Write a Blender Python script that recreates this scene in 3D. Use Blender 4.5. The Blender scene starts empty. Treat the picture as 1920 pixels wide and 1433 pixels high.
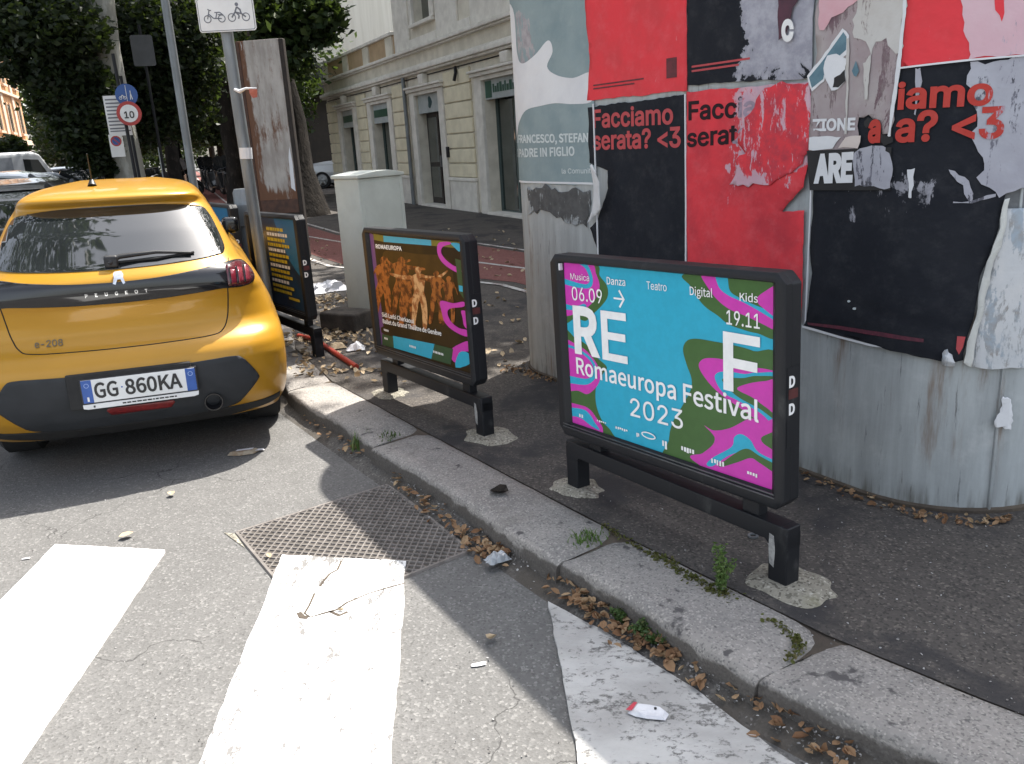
import bpy, bmesh, math, random
import numpy as np
from mathutils import Vector, Matrix
from mathutils.geometry import tessellate_polygon

random.seed(7)
rng = np.random.default_rng(7)
SC = bpy.context.scene
COL = SC.collection
R = math.radians

# ------------------------------------------------------------------ camera, sky, sun, exposure
F, CX, CY, CAMH = 1600.0, 960.0, 716.5, 1.55
_d = np.array([340., 5584., 1600.]); _d /= np.linalg.norm(_d)
_fh = np.array([0, 0, 1.]) + _d * (-_d @ np.array([0, 0, 1.])); _fh /= np.linalg.norm(_fh)
_rt = np.cross(_d, _fh); _rt /= np.linalg.norm(_rt)
MW = np.array([_rt, _fh, -_d])
cam_data = bpy.data.cameras.new('camera')
cam = bpy.data.objects.new('camera', cam_data); COL.objects.link(cam)
cam_data.sensor_width = 36.0; cam_data.lens = 36.0 * F / 1920.0
cam_data.clip_end = 2000; cam_data.clip_start = 0.05
_m = Matrix.Identity(4)
for i in range(3):
    _m[i][0] = MW[i, 0]; _m[i][1] = -MW[i, 1]; _m[i][2] = -MW[i, 2]
_m[2][3] = CAMH
cam.matrix_world = _m
SC.camera = cam

SUN_EL, SUN_AZ = R(60), math.atan2(.556, .83)
world = bpy.data.worlds.new("World"); SC.world = world; world.use_nodes = True
_nt = world.node_tree; _nt.nodes.clear()
_sky = _nt.nodes.new('ShaderNodeTexSky'); _sky.sky_type = 'NISHITA'; _sky.sun_disc = False
_sky.sun_elevation = SUN_EL; _sky.sun_rotation = SUN_AZ
_sky.air_density = 1.2; _sky.dust_density = 3.0; _sky.ozone_density = 1.0
_bg = _nt.nodes.new('ShaderNodeBackground'); _bg.inputs['Strength'].default_value = 0.15
_wo = _nt.nodes.new('ShaderNodeOutputWorld')
_hz = _nt.nodes.new('ShaderNodeHueSaturation'); _hz.inputs['Saturation'].default_value = .45      # a hazy, half clouded sky
_nt.links.new(_sky.outputs[0], _hz.inputs['Color']); _nt.links.new(_hz.outputs[0], _bg.inputs[0]); _nt.links.new(_bg.outputs[0], _wo.inputs[0])
sun_data = bpy.data.lights.new('sun', 'SUN'); sun_data.energy = 4.5; sun_data.angle = R(0.55)
sun_data.color = (1.0, 0.95, 0.87)
sun = bpy.data.objects.new('sun', sun_data); COL.objects.link(sun)
SUNV = Vector((math.sin(SUN_AZ) * math.cos(SUN_EL), math.cos(SUN_AZ) * math.cos(SUN_EL), math.sin(SUN_EL)))
sun.rotation_euler = SUNV.to_track_quat('Z', 'Y').to_euler()
sun.location = (20, 30, 60)
vs = SC.view_settings
SC.display_settings.display_device = 'sRGB'
vs.view_transform = 'Standard'; vs.look = 'None'; vs.gamma = 1.0; vs.use_curve_mapping = False
vs.exposure = 1.32
SC.cycles.max_bounces = 8

# ------------------------------------------------------------------ helpers
def ray(x, y): return MW @ np.array([x - CX, y - CY, F])
def gp(x, y, z=0.12):
    r = ray(x, y); t = (z - CAMH) / r[2]; return Vector((r[0] * t, r[1] * t, z))
def at(x, y, Y):
    r = ray(x, y); t = Y / r[1]; return Vector((r[0] * t, Y, CAMH + r[2] * t))

def put(o, parent=None):
    COL.objects.link(o)
    if parent is not None: o.parent = parent
    return o
def tag(o, label=None, cat=None, group=None, kind=None):
    if label: o['label'] = label
    if cat: o['category'] = cat
    if group: o['group'] = group
    if kind: o['kind'] = kind
    return o
def thing(name, label, cat, loc=(0, 0, 0), rz=0.0, group=None, rot=None):
    o = bpy.data.objects.new(name, None); o.empty_display_size = .1
    o.location = loc; o.rotation_euler = rot if rot else (0, 0, rz)
    put(o); return tag(o, label, cat, group)
def children(o): return [c for c in bpy.data.objects if c.parent == o]
def copy_tree(o, parent=None):
    c = o.copy(); COL.objects.link(c)
    if parent is not None: c.parent = parent
    for ch in CH.get(o.name, children(o)): copy_tree(ch, c)
    return c
CH = {}

def setuv(me, uvs):
    l = me.uv_layers.new(name='UVMap')
    idx = np.zeros(len(me.loops), dtype=np.int32); me.loops.foreach_get('vertex_index', idx)
    l.data.foreach_set('uv', np.asarray(uvs, dtype=np.float32)[idx].ravel())

def mobj(name, verts, faces, m, parent=None, smooth=False, uvs=None, kind=None):
    me = bpy.data.meshes.new(name)
    me.from_pydata([tuple(v) for v in verts], [], faces)
    if uvs is not None: setuv(me, uvs)
    ms = m if isinstance(m, (list, tuple)) else [m]
    for k in ms: me.materials.append(k)
    if smooth:
        me.polygons.foreach_set('use_smooth', [True] * len(me.polygons))
    me.update()
    o = bpy.data.objects.new(name, me); put(o, parent)
    if kind: o['kind'] = kind
    return o

class MB:
    def __init__(s): s.v = []; s.f = []
    def add(s, vs, fs):
        b = len(s.v); s.v += [tuple(v) for v in vs]; s.f += [tuple(i + b for i in f) for f in fs]; return s
    def box(s, x0, x1, y0, y1, z0, z1, M=None):
        vs = [Vector(p) for p in ((x0,y0,z0),(x1,y0,z0),(x1,y1,z0),(x0,y1,z0),(x0,y0,z1),(x1,y0,z1),(x1,y1,z1),(x0,y1,z1))]
        if M is not None: vs = [M @ v for v in vs]
        return s.add(vs, [(0,3,2,1),(4,5,6,7),(0,1,5,4),(1,2,6,5),(2,3,7,6),(3,0,4,7)])
    def cyl(s, p0, p1, r0, r1=None, n=12, cap=True):
        r1 = r0 if r1 is None else r1
        p0 = Vector(p0); p1 = Vector(p1); d = (p1 - p0).normalized()
        a = d.orthogonal().normalized(); b = d.cross(a)
        vs = []
        for p, r in ((p0, r0), (p1, r1)):
            for i in range(n):
                t = 2 * math.pi * i / n; vs.append(p + a * math.cos(t) * r + b * math.sin(t) * r)
        fs = [(i, (i + 1) % n, n + (i + 1) % n, n + i) for i in range(n)]
        if cap: fs += [tuple(range(n))[::-1], tuple(range(n, 2 * n))]
        return s.add(vs, fs)
    def tube(s, pts, rs, n=10, cap=True):
        pts = [Vector(p) for p in pts]
        if not hasattr(rs, '__len__'): rs = [rs] * len(pts)
        vs = []; a = None
        for i, p in enumerate(pts):
            d = (pts[min(i + 1, len(pts) - 1)] - pts[max(i - 1, 0)]).normalized()
            if a is None: a = d.orthogonal().normalized()
            a = (a - d * a.dot(d)).normalized(); b = d.cross(a)
            for k in range(n):
                t = 2 * math.pi * k / n; vs.append(p + a * math.cos(t) * rs[i] + b * math.sin(t) * rs[i])
        fs = []
        for i in range(len(pts) - 1):
            for k in range(n): fs.append((i*n+k, i*n+(k+1)%n, (i+1)*n+(k+1)%n, (i+1)*n+k))
        if cap: fs += [tuple(range(n))[::-1], tuple(range((len(pts)-1)*n, len(pts)*n))]
        return s.add(vs, fs)
    def prism(s, poly, h0, h1, fn=None):
        """poly in (x,y), extruded along the third coordinate"""
        n = len(poly); fn = fn or (lambda x, y, h: (x, y, h))
        vs = [fn(p[0], p[1], h0) for p in poly] + [fn(p[0], p[1], h1) for p in poly]
        tri = tessellate_polygon([[Vector((p[0], p[1], 0)) for p in poly]])
        fs = [tuple(t) for t in tri] + [tuple(i + n for i in t[::-1]) for t in tri]
        fs += [(i, (i + 1) % n, n + (i + 1) % n, n + i) for i in range(n)]
        return s.add(vs, fs)
    def lathe(s, prof, c=(0,0,0), axis='z', n=24):
        """prof: (radius, height) pairs"""
        vs = []; c = Vector(c)
        for r, h in prof:
            for k in range(n):
                t = 2 * math.pi * k / n; a, b = r * math.cos(t), r * math.sin(t)
                vs.append(c + Vector({'z': (a, b, h), 'x': (h, a, b), 'y': (a, h, b)}[axis]))
        fs = [(i*n+k, i*n+(k+1)%n, (i+1)*n+(k+1)%n, (i+1)*n+k) for i in range(len(prof)-1) for k in range(n)]
        return s.add(vs, fs)
    def build(s, name, m, parent=None, bevel=0, smooth=False, seg=2, kind=None, angle=None):
        o = mobj(name, s.v, s.f, m, parent, smooth, kind=kind)
        bm = bmesh.new(); bm.from_mesh(o.data); bmesh.ops.recalc_face_normals(bm, faces=bm.faces); bm.to_mesh(o.data); bm.free()
        if bevel:
            b = o.modifiers.new('bevel', 'BEVEL'); b.width = bevel; b.segments = seg; b.limit_method = 'ANGLE'; b.angle_limit = R(35)
            o.data.polygons.foreach_set('use_smooth', [True] * len(o.data.polygons))
            w = o.modifiers.new('normals', 'WEIGHTED_NORMAL'); w.keep_sharp = False
        elif angle:
            o.data.polygons.foreach_set('use_smooth', [True] * len(o.data.polygons))
            o.data.set_sharp_from_angle(angle=R(angle))
        return o

def poly_mesh(poly, step=None, stepy=None):
    """fill a 2D outline and slice it so that it can follow a curved surface"""
    bm = bmesh.new()
    vs = [bm.verts.new((p[0], p[1], 0)) for p in poly]
    for t in tessellate_polygon([[Vector((p[0], p[1], 0)) for p in poly]]):
        try: bm.faces.new([vs[i] for i in t])
        except ValueError: pass
    return _slice(bm, step, stepy)
def _slice(bm, step, stepy):
    xs = [v.co.x for v in bm.verts]; ys = [v.co.y for v in bm.verts]
    for st, lo, hi, no in ((step, min(xs), max(xs), (1,0,0)), (stepy, min(ys), max(ys), (0,1,0))):
        if not st: continue
        k = math.floor(lo / st) + 1
        while k * st < hi:
            bmesh.ops.bisect_plane(bm, geom=bm.verts[:] + bm.edges[:] + bm.faces[:], dist=1e-6, plane_co=(k*st if no[0] else 0, k*st if no[1] else 0, 0), plane_no=no)
            k += 1
    bm.verts.index_update()
    V = [(v.co.x, v.co.y) for v in bm.verts]; Fc = [tuple(v.index for v in f.verts) for f in bm.faces]
    bm.free(); return V, Fc
def smooth_poly(pts, n=6):
    out = []; N = len(pts)
    for i in range(N):
        p0, p1, p2, p3 = (np.array(pts[(i + k) % N], float) for k in (-1, 0, 1, 2))
        for j in range(n):
            t = j / n
            out.append(tuple(.5 * ((2*p1) + (p2-p0)*t + (2*p0-5*p1+4*p2-p3)*t*t + (3*p1-p0-3*p2+p3)*t**3)))
    return out
def clip_rect(poly, x0, x1, y0, y1):
    for ax, val, sg in ((0, x0, 1), (0, x1, -1), (1, y0, 1), (1, y1, -1)):
        out = []
        for i in range(len(poly)):
            a, b = poly[i - 1], poly[i]
            ia, ib = sg * (a[ax] - val) >= 0, sg * (b[ax] - val) >= 0
            if ia != ib:
                t = (val - a[ax]) / (b[ax] - a[ax]); out.append((a[0] + t*(b[0]-a[0]), a[1] + t*(b[1]-a[1])))
            if ib: out.append(tuple(b))
        poly = out
        if not poly: break
    return poly

FONT = None
try:
    import os
    FONT = bpy.data.fonts.load(os.path.join(bpy.utils.system_resource('DATAFILES', path='fonts'), 'Inter.woff2'))
except Exception:
    FONT = None
try: FONT2 = bpy.data.fonts.load(os.path.join(bpy.utils.system_resource('DATAFILES', path='fonts'), 'Noto Sans CJK Regular.woff2'))
except Exception: FONT2 = None
CAPH = CAPH2 = 1.0
def text2d(s, size=1.0, bold=0.0, step=None, sx=1.0, spacing=1.0, ext=None):
    """letters as a flat mesh; bold = stroke gain as a share of the size; ext = (width, cap height) to fit"""
    c = bpy.data.curves.new('lettering', 'FONT'); c.body = s; c.size = 1.0; c.resolution_u = 4
    c.space_character = spacing
    alt = FONT and FONT2 and any(ch in 'RKDPQk4G#' for ch in s)      # letters whose strokes overlap in the first face
    if FONT: c.font = FONT2 if alt else FONT
    o = bpy.data.objects.new('lettering', c)
    me = bpy.data.meshes.new_from_object(o)
    bm = bmesh.new(); bm.from_mesh(me)
    bpy.data.objects.remove(o); bpy.data.curves.remove(c); bpy.data.meshes.remove(me)
    if not len(bm.verts): return [], []
    bmesh.ops.remove_doubles(bm, verts=bm.verts[:], dist=1e-5)
    if alt:
        for v in bm.verts: v.co *= CAPH / CAPH2
        bold += .007
    if bold:
        mv = {}
        for e in bm.edges:
            if len(e.link_faces) != 1: continue
            a, b = e.verts; d = (b.co - a.co); n_ = Vector((d.y, -d.x, 0))
            if n_.length < 1e-9: continue
            n_.normalize(); m_ = e.link_faces[0].calc_center_median() - a.co
            if n_.dot(m_) > 0: n_ = -n_
            for v in (a, b): mv.setdefault(v, []).append(n_)
        for v, ns in mv.items():
            t = sum(ns, Vector((0, 0, 0)))
            if t.length > .3: t.normalize(); k = max(.5, t.dot(ns[0])); v.co += t * bold / k
    xs = [v.co.x for v in bm.verts]; x0, x1 = min(xs), max(xs)
    kx = ky = size; kx *= sx; ox = 0
    if ext: kx = ext[0] / (x1 - x0); ky = ext[1] / (CAPH + 2*bold); ox = x0
    for v in bm.verts: v.co.x = (v.co.x - ox) * kx; v.co.y = (v.co.y + (bold if ext else 0)) * ky
    # letters whose strokes overlap are merged into one outline
    from mathutils.geometry import delaunay_2d_cdt
    bm.verts.index_update()
    vo, eo, fo, ov, oe, of = delaunay_2d_cdt([v.co.xy for v in bm.verts], [], [[v.index for v in f.verts] for f in bm.faces], 0, 1e-7)
    polys = [np.array([(v.co.x, v.co.y) for v in f.verts]) for f in bm.faces]
    cen = np.array([[sum(vo[i].x for i in f) / len(f), sum(vo[i].y for i in f) / len(f)] for f in fo]); ins = np.zeros(len(fo), bool)
    for q in polys:
        hit = np.zeros(len(fo), bool)
        for (ax, ay), (bx, by) in zip(q, np.roll(q, -1, 0)):
            c = (ay > cen[:, 1]) != (by > cen[:, 1])
            if ay != by: hit ^= c & (cen[:, 0] < (bx - ax) * (cen[:, 1] - ay) / (by - ay) + ax)
        ins |= hit
    bm.free(); bm = bmesh.new(); bv = [bm.verts.new((v.x, v.y, 0)) for v in vo]
    for f, k in zip(fo, ins):
        if k: bm.faces.new([bv[i] for i in f])
    bmesh.ops.delete(bm, geom=[v for v in bm.verts if not v.link_faces], context='VERTS')
    return _slice(bm, step, None)
def flat(name, V, Fc, fn, m, parent=None, **k):
    return mobj(name, [fn(x, y) for x, y in V], Fc, m, parent, **k)

_c, _f = text2d('H', 1.0); CAPH = max(v[1] for v in _c) - min(v[1] for v in _c)
_c, _f = text2d('##', 1.0); _c, _f = text2d('DH', 1.0); CAPH2 = (max(v[1] for v in _c) - min(v[1] for v in _c) - .014) / (CAPH if FONT2 and FONT else 1)     # cap height of the typeface
# ------------------------------------------------------------------ materials
class NT:
    def __init__(s, name):
        s.m = bpy.data.materials.new(name); s.m.use_nodes = True; s.t = s.m.node_tree
        s.b = s.t.nodes['Principled BSDF']; s.out = s.t.nodes['Material Output']
    def n(s, t, **k):
        x = s.t.nodes.new(t)
        for a, v in k.items(): setattr(x, a, v)
        return x
    def l(s, a, b): s.t.links.new(a, b)
    def co(s, kind='Object', scale=None, rot=None):
        tc = s.n('ShaderNodeTexCoord'); o = tc.outputs[kind]
        if scale or rot:
            mp = s.n('ShaderNodeMapping'); s.l(o, mp.inputs[0])
            if scale: mp.inputs['Scale'].default_value = scale
            if rot: mp.inputs['Rotation'].default_value = rot
            o = mp.outputs[0]
        return o
    def noise(s, co, scale, detail=4, rough=.6, dist=0.0):
        x = s.n('ShaderNodeTexNoise'); s.l(co, x.inputs['Vector'])
        x.inputs['Scale'].default_value = scale; x.inputs['Detail'].default_value = detail
        x.inputs['Roughness'].default_value = rough; x.inputs['Distortion'].default_value = dist
        return x.outputs['Fac']
    def voro(s, co, scale, feature='F1', out='Distance'):
        x = s.n('ShaderNodeTexVoronoi'); x.feature = feature; s.l(co, x.inputs['Vector']); x.inputs['Scale'].default_value = scale
        return x.outputs[out]
    def ramp(s, v, lo, hi, a=0.0, b=1.0):
        x = s.n('ShaderNodeMapRange'); s.l(v, x.inputs[0])
        x.inputs[1].default_value = lo; x.inputs[2].default_value = hi; x.inputs[3].default_value = a; x.inputs[4].default_value = b
        x.interpolation_type = 'SMOOTHSTEP'
        return x.outputs[0]
    def math(s, op, a, b=0.0):
        x = s.n('ShaderNodeMath', operation=op)
        for i, v in enumerate((a, b)):
            if hasattr(v, 'node'): s.l(v, x.inputs[i])
            else: x.inputs[i].default_value = v
        return x.outputs[0]
    def mix(s, f, a, b, mode='MIX'):
        x = s.n('ShaderNodeMix', data_type='RGBA', blend_type=mode)
        for sock, v in ((x.inputs['Factor'], f), (x.inputs[6], a), (x.inputs[7], b)):
            if hasattr(v, 'node'): s.l(v, sock)
            elif isinstance(v, (tuple, list)): sock.default_value = (*v[:3], 1)
            else: sock.default_value = v
        return x.outputs[2]
    def base(s, c, rough=.6, metal=0.0, spec=.5, coat=0.0):
        if hasattr(c, 'node'): s.l(c, s.b.inputs['Base Color'])
        else: s.b.inputs['Base Color'].default_value = (*c[:3], 1)
        if hasattr(rough, 'node'): s.l(rough, s.b.inputs['Roughness'])
        else: s.b.inputs['Roughness'].default_value = rough
        s.b.inputs['Metallic'].default_value = metal
        s.b.inputs['Specular IOR Level'].default_value = spec
        s.b.inputs['Coat Weight'].default_value = coat
        return s
    def bump(s, h, strength=.5, dist=.01):
        x = s.n('ShaderNodeBump'); s.l(h, x.inputs['Height'])
        x.inputs['Strength'].default_value = strength; x.inputs['Distance'].default_value = dist
        s.l(x.outputs[0], s.b.inputs['Normal']); return s

def mat(name, c1, c2=None, scale=6, rough=.6, metal=0.0, bump=0.0, bscale=60, bdist=.004, spec=.5, coat=0.0, lo=.35, hi=.65, stretch=None, co='Object'):
    t = NT(name); cc = t.co(co, stretch)
    c2 = c2 or tuple(x * .8 for x in c1)
    f = t.ramp(t.noise(cc, scale, 6), lo, hi)
    t.base(t.mix(f, c1, c2), rough, metal, spec, coat)
    if bump: t.bump(t.noise(cc, bscale, 5), bump, bdist)
    return t.m

def asphalt(name, c, dark, light, cover=None, crack=None):
    t = NT(name); cc = t.co()
    big = t.ramp(t.noise(cc, .8, 5), .3, .7); mid = t.ramp(t.noise(cc, 7, 6, .7), .3, .7)
    col = t.mix(big, c, tuple(x * .8 for x in c)); col = t.mix(t.math('MULTIPLY', mid, .45), col, dark)
    sp = t.voro(cc, 130, out='Color'); sx = t.n('ShaderNodeSeparateColor'); t.l(sp, sx.inputs[0])
    col = t.mix(t.ramp(sx.outputs[0], .70, 1.1), col, light)
    col = t.mix(t.ramp(sx.outputs[1], .70, .95), col, dark)
    pit = t.ramp(t.noise(cc, 55, 3, .6), .62, .72)
    col = t.mix(t.math('MULTIPLY', pit, .6), col, tuple(x * .55 for x in dark))
    if crack:
        wv = t.n('ShaderNodeVectorMath', operation='ADD'); t.l(cc, wv.inputs[0]); nn = t.n('ShaderNodeTexNoise'); t.l(cc, nn.inputs['Vector']); nn.inputs['Scale'].default_value = 4; nn.inputs['Detail'].default_value = 6
        sc = t.n('ShaderNodeVectorMath', operation='SCALE'); t.l(nn.outputs['Color'], sc.inputs[0]); sc.inputs['Scale'].default_value = .35; t.l(sc.outputs[0], wv.inputs[1])
        e = t.ramp(t.voro(wv.outputs[0], crack, 'DISTANCE_TO_EDGE'), .0045, .0005); e = t.math('MULTIPLY', e, t.ramp(t.noise(cc, .9, 3), .50, .56))
        col = t.mix(t.math('MULTIPLY', e, .75), col, tuple(x * .35 for x in dark)); st = t.math('MULTIPLY', t.ramp(t.noise(cc, 2.2, 5, .6), .60, .70), .35); col = t.mix(st, col, dark)
    if cover:
        k = t.ramp(t.noise(cc, 1.7, 5, .65, .4), cover[1], cover[2]); col = t.mix(k, col, cover[0])
    t.base(col, .9, spec=.25)
    h = t.math('ADD', t.voro(cc, 130), t.math('MULTIPLY', t.noise(cc, 30, 5), .8)); t.bump(h, .38, .005)
    return t.m
M_ROAD = asphalt('road_asphalt', (.152, .149, .145), (.102, .100, .097), (.215, .211, .204), crack=.9)
M_WALK = asphalt('sidewalk_asphalt', (.098, .088, .080), (.05, .046, .043), (.175, .155, .135), cover=((.042, .040, .041), .50, .64))

def granite():
    t = NT('granite_kerb'); cc = t.co()
    col = t.mix(t.ramp(t.noise(cc, 3, 5), .3, .7), (.30, .28, .26), (.21, .20, .19))
    sx = t.n('ShaderNodeSeparateColor'); t.l(t.voro(cc, 170, out='Color'), sx.inputs[0])
    col = t.mix(t.ramp(sx.outputs[0], .7, .95), col, (.165, .158, .15))
    col = t.mix(t.ramp(sx.outputs[1], .75, .95), col, (.35, .33, .305))
    col = t.mix(t.ramp(t.noise(cc, 12, 4, .6), .62, .70), col, (.085, .08, .08))
    # splashed dirt and tyre rubber, plus painted shade, on the road-side face
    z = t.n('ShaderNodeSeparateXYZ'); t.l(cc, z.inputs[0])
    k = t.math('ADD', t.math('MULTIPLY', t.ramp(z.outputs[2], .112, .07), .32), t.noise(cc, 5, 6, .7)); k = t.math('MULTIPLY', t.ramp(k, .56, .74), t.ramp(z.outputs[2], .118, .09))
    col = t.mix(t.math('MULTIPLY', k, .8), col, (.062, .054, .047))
    st = t.ramp(t.noise(cc, 3.2, 6, .7), .57, .72); col = t.mix(t.math('MULTIPLY', st, .45), col, (.13, .12, .105))
    t.base(col, .85, spec=.3)
    t.bump(t.math('ADD', t.noise(cc, 60, 5), t.math('MULTIPLY', t.noise(cc, 9, 4), 2.0)), .7, .008); return t.m
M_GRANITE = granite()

def zebra(name, wear_lo, wear_hi, streak=(1, 1, 1), col0=(.80, .80, .79), col1=(.70, .70, .69), under=(.17, .165, .16)):
    t = NT(name); cc = t.co('Object', streak, (0, 0, R(33)))
    c = t.mix(t.ramp(t.noise(cc, 4, 5), .35, .65), col0, col1)
    w = t.math('ADD', t.math('MULTIPLY', t.noise(cc, 42, 6, .75), .6), t.math('MULTIPLY', t.noise(cc, 6, 5, .7), .4))
    k = t.ramp(w, wear_lo, wear_hi)
    t.base(t.mix(k, c, under), .8, spec=.3)
    t.bump(t.math('SUBTRACT', t.noise(cc, 70, 4), t.math('MULTIPLY', k, .8)), .5, .004); return t.m
M_ZEBRA_A = zebra('zebra_paint_fresh', .60, .66, (1, .6, 1))
M_ZEBRA_B = zebra('zebra_paint_pitted', .53, .575, (1, .45, 1))
M_ZEBRA_C = zebra('zebra_paint_worn', .515, .60, (.8, 1.15, 1), (.46, .455, .44), (.34, .333, .32), (.14, .136, .13))

def rust_iron(name, a, b, c):
    t = NT(name); cc = t.co()
    col = t.mix(t.ramp(t.noise(cc, 9, 6, .65), .35, .65), a, b); col = t.mix(t.ramp(t.noise(cc, 40, 4, .7), .55, .7), col, c)
    t.base(col, .75, spec=.4); t.bump(t.noise(cc, 150, 4), .4, .002); return t.m
M_IRON = rust_iron('rusty_cast_iron', (.19, .172, .158), (.125, .112, .102), (.25, .23, .215))
M_IRON_D = rust_iron('dirt_in_the_grate', (.07, .06, .052), (.04, .035, .03), (.1, .09, .075))

def galvanised():
    t = NT('galvanised_sheet'); cc = t.co('Object', (7, 7, .7)); c0 = t.co()
    col = t.mix(t.ramp(t.noise(cc, 2.2, 6, .65), .3, .7), (.45, .485, .495), (.34, .365, .375))
    col = t.mix(t.math('MULTIPLY', t.ramp(t.noise(c0, 5, 6, .7), .5, .75), .6), col, (.54, .565, .57))
    col = t.mix(t.ramp(t.noise(cc, 6, 5, .7), .60, .74), col, (.15, .155, .16))
    rf = t.math('MULTIPLY', t.ramp(t.noise(cc, 1.3, 6, .7, .3), .55, .72), t.ramp(t.noise(c0, 1.4, 3), .44, .60))
    col = t.mix(rf, col, (.20, .135, .09))
    z = t.n('ShaderNodeSeparateXYZ'); t.l(c0, z.inputs[0])
    foot = t.math('MULTIPLY', t.ramp(z.outputs[2], .12, .0), t.ramp(t.noise(cc, 3, 5), .42, .75))
    col = t.mix(foot, col, (.085, .075, .055))
    t.base(col, .6, .15, .3); t.bump(t.noise(c0, 6, 4), .25, .02); return t.m
M_GALV = galvanised()

def poster_mat(name, c, tears=None, tear_col=(.62, .62, .66), grime=.25, c2=None, tear_scale=5.0, tear_col2=None):
    """printed paper; tears = (u0,u1,v0,v1,amount) says where the print has been scraped off down to the paper"""
    t = NT(name); uv = t.co('UV'); sp = t.n('ShaderNodeSeparateXYZ'); t.l(uv, sp.inputs[0])
    col = t.mix(t.ramp(t.noise(uv, 4, 5, .6), .35, .7), c, c2 or tuple(x * .82 for x in c))
    # rubbed, chalky bloom on the paper
    col = t.mix(t.math('MULTIPLY', t.ramp(t.noise(uv, 9, 6, .75), .45, .75), grime), col, tuple(min(1, x * .8 + .14) for x in c))
    if tears:
        ux = t.math('ADD', sp.outputs[0], t.math('MULTIPLY', t.math('SUBTRACT', t.noise(uv, 5, 5, .65), .5), .5)); vx = t.math('ADD', sp.outputs[1], t.math('MULTIPLY', t.math('SUBTRACT', t.noise(uv, 6, 5, .65, .4), .5), .5))
        for (u0, u1, v0, v1, amt) in tears:
            e = t.math('MULTIPLY', t.math('MULTIPLY', t.ramp(ux, u0 - .05, u0 + .05), t.ramp(ux, u1 + .05, u1 - .05)),
                       t.math('MULTIPLY', t.ramp(vx, v0 - .05, v0 + .05), t.ramp(vx, v1 + .05, v1 - .05)))
            mp = t.n('ShaderNodeMapping'); t.l(uv, mp.inputs[0]); mp.inputs['Scale'].default_value = (2.4, .7, 1); mp.inputs['Location'].default_value = (u0 * 7, v0 * 3, 0)
            nz = t.math('ADD', t.math('MULTIPLY', t.noise(mp.outputs[0], tear_scale, 7, .72, .5), .75), t.math('MULTIPLY', t.noise(mp.outputs[0], tear_scale * 6, 5, .7), .25))
            k = t.ramp(t.math('ADD', nz, t.math('MULTIPLY', e, amt)), .60 + amt * .5, .64 + amt * .5)
            k = t.math('MULTIPLY', k, e)
            tc = t.mix(t.ramp(t.noise(uv, 14, 6, .7), .35, .65), tear_col, tear_col2 or tuple(x * .72 for x in tear_col))
            col = t.mix(k, col, tc)
    t.base(col, .8, spec=.12)
    t.bump(t.math('ADD', t.noise(uv, 7, 4, .55), t.math('MULTIPLY', t.noise(uv, 60, 4), .08)), .38, .02)
    return t.m

M_BLACKMETAL = mat('dark_painted_metal', (.011, .012, .015), (.048, .049, .050), 11, .5, .0, .15, 90, .001, .3, lo=.60, hi=.80, stretch=(1, 1, .5))
M_STEEL = mat('galvanised_pole', (.25, .27, .285), (.17, .185, .195), 8, .5, .55, stretch=(1, 1, .25))
M_CONCRETE = asphalt('old_concrete', (.33, .31, .255), (.12, .11, .09), (.46, .44, .38), cover=((.17, .165, .10), .60, .72))
M_DARKBLOCK = mat('dirty_concrete', (.10, .085, .07), (.045, .038, .033), 7, .95, bump=.8, bscale=30, bdist=.01)
M_CABINET = mat('grey_green_enamel', (.60, .63, .58), (.52, .545, .50), 3, .5, bump=.05, bscale=30)
M_WHITE = mat('white_print', (.80, .80, .80), (.74, .74, .74), 20, .5)
M_BLACK = mat('black_print', (.012, .012, .014), (.02, .02, .022), 20, .5)
M_DIRT = mat('soil', (.10, .08, .06), (.06, .048, .038), 8, .95, bump=.8, bscale=40, bdist=.01)

def foliage_mat(name, a, b, c):
    t = NT(name); g = t.n('ShaderNodeNewGeometry'); r = g.outputs['Random Per Island']
    col = t.mix(t.ramp(r, 0, .6), a, b); col = t.mix(t.ramp(r, .8, 1), col, c)
    t.base(col, .55, spec=.3)
    tr = t.n('ShaderNodeBsdfTranslucent'); t.l(t.mix(.5, col, (.16, .24, .03)), tr.inputs[0])
    mx = t.n('ShaderNodeMixShader'); mx.inputs[0].default_value = .22
    t.l(t.b.outputs[0], mx.inputs[1]); t.l(tr.outputs[0], mx.inputs[2]); t.l(mx.outputs[0], t.out.inputs[0]); return t.m
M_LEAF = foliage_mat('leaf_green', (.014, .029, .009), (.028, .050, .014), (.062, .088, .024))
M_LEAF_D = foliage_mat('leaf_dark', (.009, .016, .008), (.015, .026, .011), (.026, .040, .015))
M_WEED = foliage_mat('weed_green', (.07, .13, .03), (.11, .18, .05), (.16, .2, .07))
M_WEED_D = foliage_mat('weed_dark', (.04, .075, .025), (.06, .105, .03), (.10, .11, .04))
M_MOSS = foliage_mat('moss_brown', (.10, .09, .03), (.09, .10, .025), (.16, .13, .06))
def litter_mat(name, a, b, c):
    t = NT(name); g = t.n('ShaderNodeNewGeometry'); r = g.outputs['Random Per Island']
    col = t.mix(t.ramp(r, 0, .5), a, b); t.base(t.mix(t.ramp(r, .6, 1), col, c), .8, spec=.2); return t.m
M_LITTER = litter_mat('dry_leaf', (.16, .085, .045), (.26, .16, .09), (.38, .28, .17))
M_LITTER_P = litter_mat('pale_dry_leaf', (.30, .22, .13), (.42, .33, .22), (.55, .46, .33))
M_GRIT = litter_mat('grit', (.10, .095, .09), (.2, .19, .18), (.45, .44, .43))
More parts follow.
